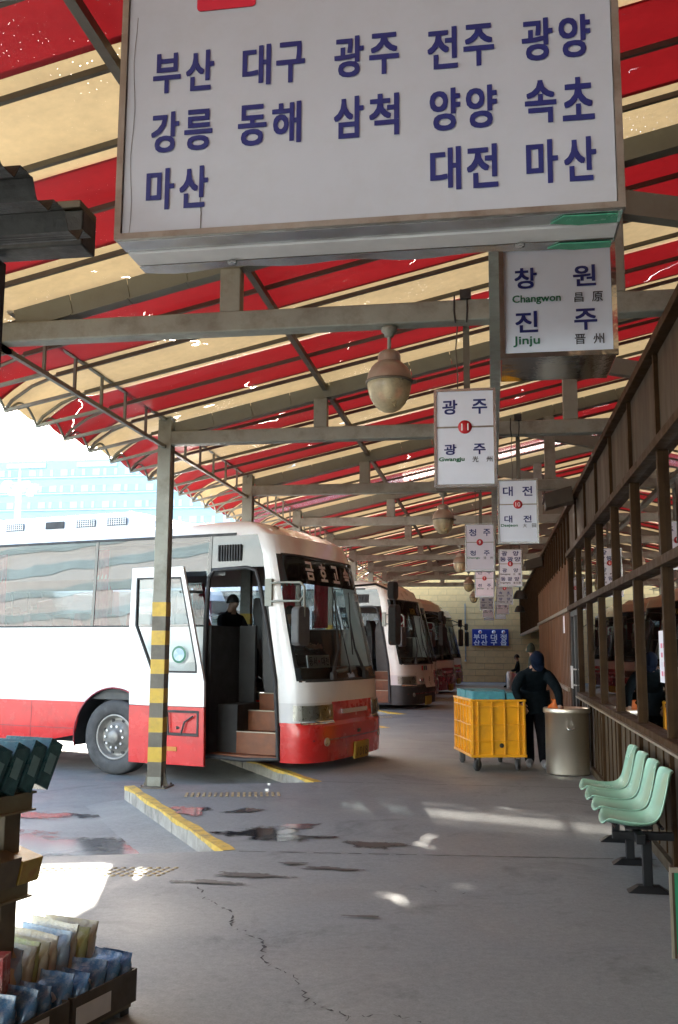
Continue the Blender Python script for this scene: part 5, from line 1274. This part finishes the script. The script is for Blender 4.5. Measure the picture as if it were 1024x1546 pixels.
def bag(name, mat, lab, p, sz, rot, seed, grp):
    """puffy pillow pack: bulged middle, crimped top seam"""
    rn = random.Random(seed); wx, wy, wz = sz; m = MB(); N, K = 12, 9
    def fn(a, b):
        v = b/K; t = 2*math.pi*a/N; th = wy*(math.sin(math.pi*min(1, v*.93+.05))**.55)*.5+.002
        if b >= K-1: th = .0025
        wv = wx/2*(1-.05*math.sin(math.pi*v)) ; cx, sy = math.cos(t), math.sin(t)
        r = 1+rn.uniform(-.05, .05)*(0 if b in (0, K) else 1)
        return (math.copysign(abs(cx)**.5, cx)*wv, math.copysign(abs(sy)**.8, sy)*th*r, v*wz+rn.uniform(-.003, .003))
    V = [fn(a % N, b) for a in range(N) for b in range(K+1)]
    m.add(V, [(a*(K+1)+b, ((a+1) % N)*(K+1)+b, ((a+1) % N)*(K+1)+b+1, a*(K+1)+b+1) for a in range(N) for b in range(K)], True)
    return rtag(m, name, mat, lab, 'bag', grp, p, rot)
ORD = ['farthest', 'second', 'third', 'fourth', 'fifth', 'sixth', 'seventh', 'eighth', 'ninth', 'tenth', 'eleventh']
for i in range(8):
    o = bag('snack_bag', 'bag_blue', f'{ORD[i]} glossy blue snack bag in the front trays, counted from the far end', (-.10+rnd.uniform(-.01, .01), -.085-i*.098, .066), (.17, .085, .21+rnd.uniform(-.015, .02)), (R(-14+rnd.uniform(-6, 6)), 0, R(rnd.uniform(-10, 10))), i, 'blue snack bags in the front trays')
    q = MB(); q.prism(blob(0, .12, .045, .028, 0, 14, .15, i), .002, face_at(0, -.047, 0)); q.build('print', 'card_white', o)
for i in range(10):
    mt = ['bag_cream', 'bag_lime', 'bag_cream', 'bag_sky', 'bag_cream', 'bag_cream', 'bag_lime', 'bag_cream', 'bag_sky', 'bag_cream'][i]
    bag('biscuit_bag', mt, f'{ORD[i]} clear wrapped biscuit bag in the back tray, counted from the far end', (-.36+rnd.uniform(-.015, .015), -.10-i*.055, .066), (.30, .08, .31+rnd.uniform(-.02, .02)), (R(-10+rnd.uniform(-5, 5)), 0, R(rnd.uniform(-7, 7))), 30+i, 'biscuit bags in the back tray')
for i, (mt, lab, x, y) in enumerate((('bag_blue', 'upright blue and white box lettered CUBE at the near end of the trays', -.30, -.80), ('bag_red', 'white and red printed box beside the CUBE box', -.26, -.68), ('bag_lime', 'green wrapped pack at the bottom left corner', -.30, -.95))):
    m = MB(); m.box((-.10, -.045, 0), (.10, .045, .34 if i < 2 else .3)); o = rtag(m, 'box', mt, lab, 'box', 'upright boxes at the near end of the trays', (x, y, .052), (0, 0, R(30-6*i)), .004)
    if i == 0:
        q = MB(); q.add([(-.04, -.046, .07), (.075, -.046, .07), (.02, -.046, .21)], [(0,1,2)]); q.build('print', 'card_white', o, fix=False); text('CUBE', face_at(.018, -.0475, .095), 'ink_blue', o, 'lettering', (.065, .025), .02)
for i in range(6):
    m = MB(); m.box((-.11, -.055, 0), (.11, .055, .036)); mt = ['card_white', 'bag_sky', 'bag_cream', 'card_white', 'bag_red', 'bag_sky'][i]
    o = rtag(m, 'biscuit_box', mt, f'{["lowest", "second lowest", "third", "fourth", "fifth", "topmost"][i]} flat biscuit box in the small pile at the near end of the trays', 'box', 'flat biscuit boxes in a pile', (-.13, -1.02, .052+i*.0375), (0, 0, R(rnd.uniform(-9, 9))), .003)
aw = thing('kiosk_awning', 'dark corrugated metal kiosk awning at the upper left edge', 'awning')
q = MB(); ys = [1.5+1.34*k/160 for k in range(161)]
q.grid(lambda x, y: (x, y, 2.905+.05*max(-.5, min(.5, math.sin(2*math.pi*(y-1.5)/.21)*1.2))+random.uniform(-.0015, .0015)), [-3.2, -2.2, -1.6, -1.285], ys, False); o = q.build('corrugated_sheet', 'awning_dark', aw, fix=False); o.modifiers.new('t', 'SOLIDIFY').thickness = .003
q = MB(); q.box((-3.2, 2.88, 2.925), (-1.335, 2.99, 3.05)); q.build('gutter', 'awning_dark', aw, .006); q = MB(); q.box((-3.2, 2.865, 3.052), (-1.34, 3.0, 3.078)); q.build('gutter_cap', 'rack_post', aw, .004)
q = MB(); q.box((-1.70, 2.90, 0), (-1.645, 2.955, 2.904)); q.build('post', 'post_dark', aw)

# ================================================================== BEYOND THE YARD
ofb = thing('office_building', 'pale blue glass office building far across the yard', 'building', (-90, 190, ROAD))
q = MB(); q.box((-75, .3, 0), (70, 30, 41)); q.build('wall', 'facade_cyan', ofb)
for fl in range(11):
    z = 2+fl*3.5
    q = MB(); q.box((-75, -.15, z), (70, .29, z+.35)); q.build('floor_band', 'facade_white', ofb)
    q = MB(); q.box((-75, .12, z+.5), (70, .28, z+1.9)); wb = q.build('window_strip', 'facade_window', ofb)
    q = MB()
    for k in range(60): q.box((-75+k*2.4, .0, z+.5), (-74.3+k*2.4+.9*(k % 3 == fl % 3), .11, z+1.9))
    tag(q.build('window_frames', 'facade_white', wb), kind='stuff')
for x in (-8.5, 7.5):
    q = MB(); q.box((x-4.5, -.1, 39.3), (x+4.5, .25, 40.4)); q.build('roof_louvre', 'facade_white', ofb)
wall2 = thing('banded_building', 'pale banded block behind the camera, seen only mirrored in the coach windows', 'building', (-80, -48, ROAD))
q = MB(); q.box((-110, -20, 0), (75, 0, 30)); q.build('wall', 'facade_white', wall2)
for fl in range(10):
    q = MB(); q.box((-110, .0, 1.2+fl*3), (75, .12, 2.3+fl*3)); q.build('window_strip', 'facade_window', wall2)
ms = thing('floodlight_mast', 'pale floodlight mast with a ring of lamps standing in the yard', 'mast', (-46.3, 88, ROAD))
q = MB(); q.tube([(0, 0, 0), (0, 0, 17.6)], [.42, .26], 12); q.build('pole', 'mast_white', ms)
q = MB(); q.tube([(0, 0, 17.4), (0, 0, 19.6)], [.12, .03], 8); q.tube([(1.3*math.cos(a), 1.3*math.sin(a), 17.5) for a in [2*math.pi*k/16 for k in range(17)]], .09, 6, False)
for k in range(4): q.tube([(0, 0, 17.3), (1.3*math.cos(k*1.57), 1.3*math.sin(k*1.57), 17.5)], .06, 5)
q.build('head_ring', 'mast_white', ms)
for k in range(10):
    a = 2*math.pi*k/10; q = MB(); q.cbox((1.5*math.cos(a), 1.5*math.sin(a), 16.9+.5*(k % 2)), (.6, .6, .6), None); q.build('floodlight', 'mast_white', ms, .08)
flush_texts()
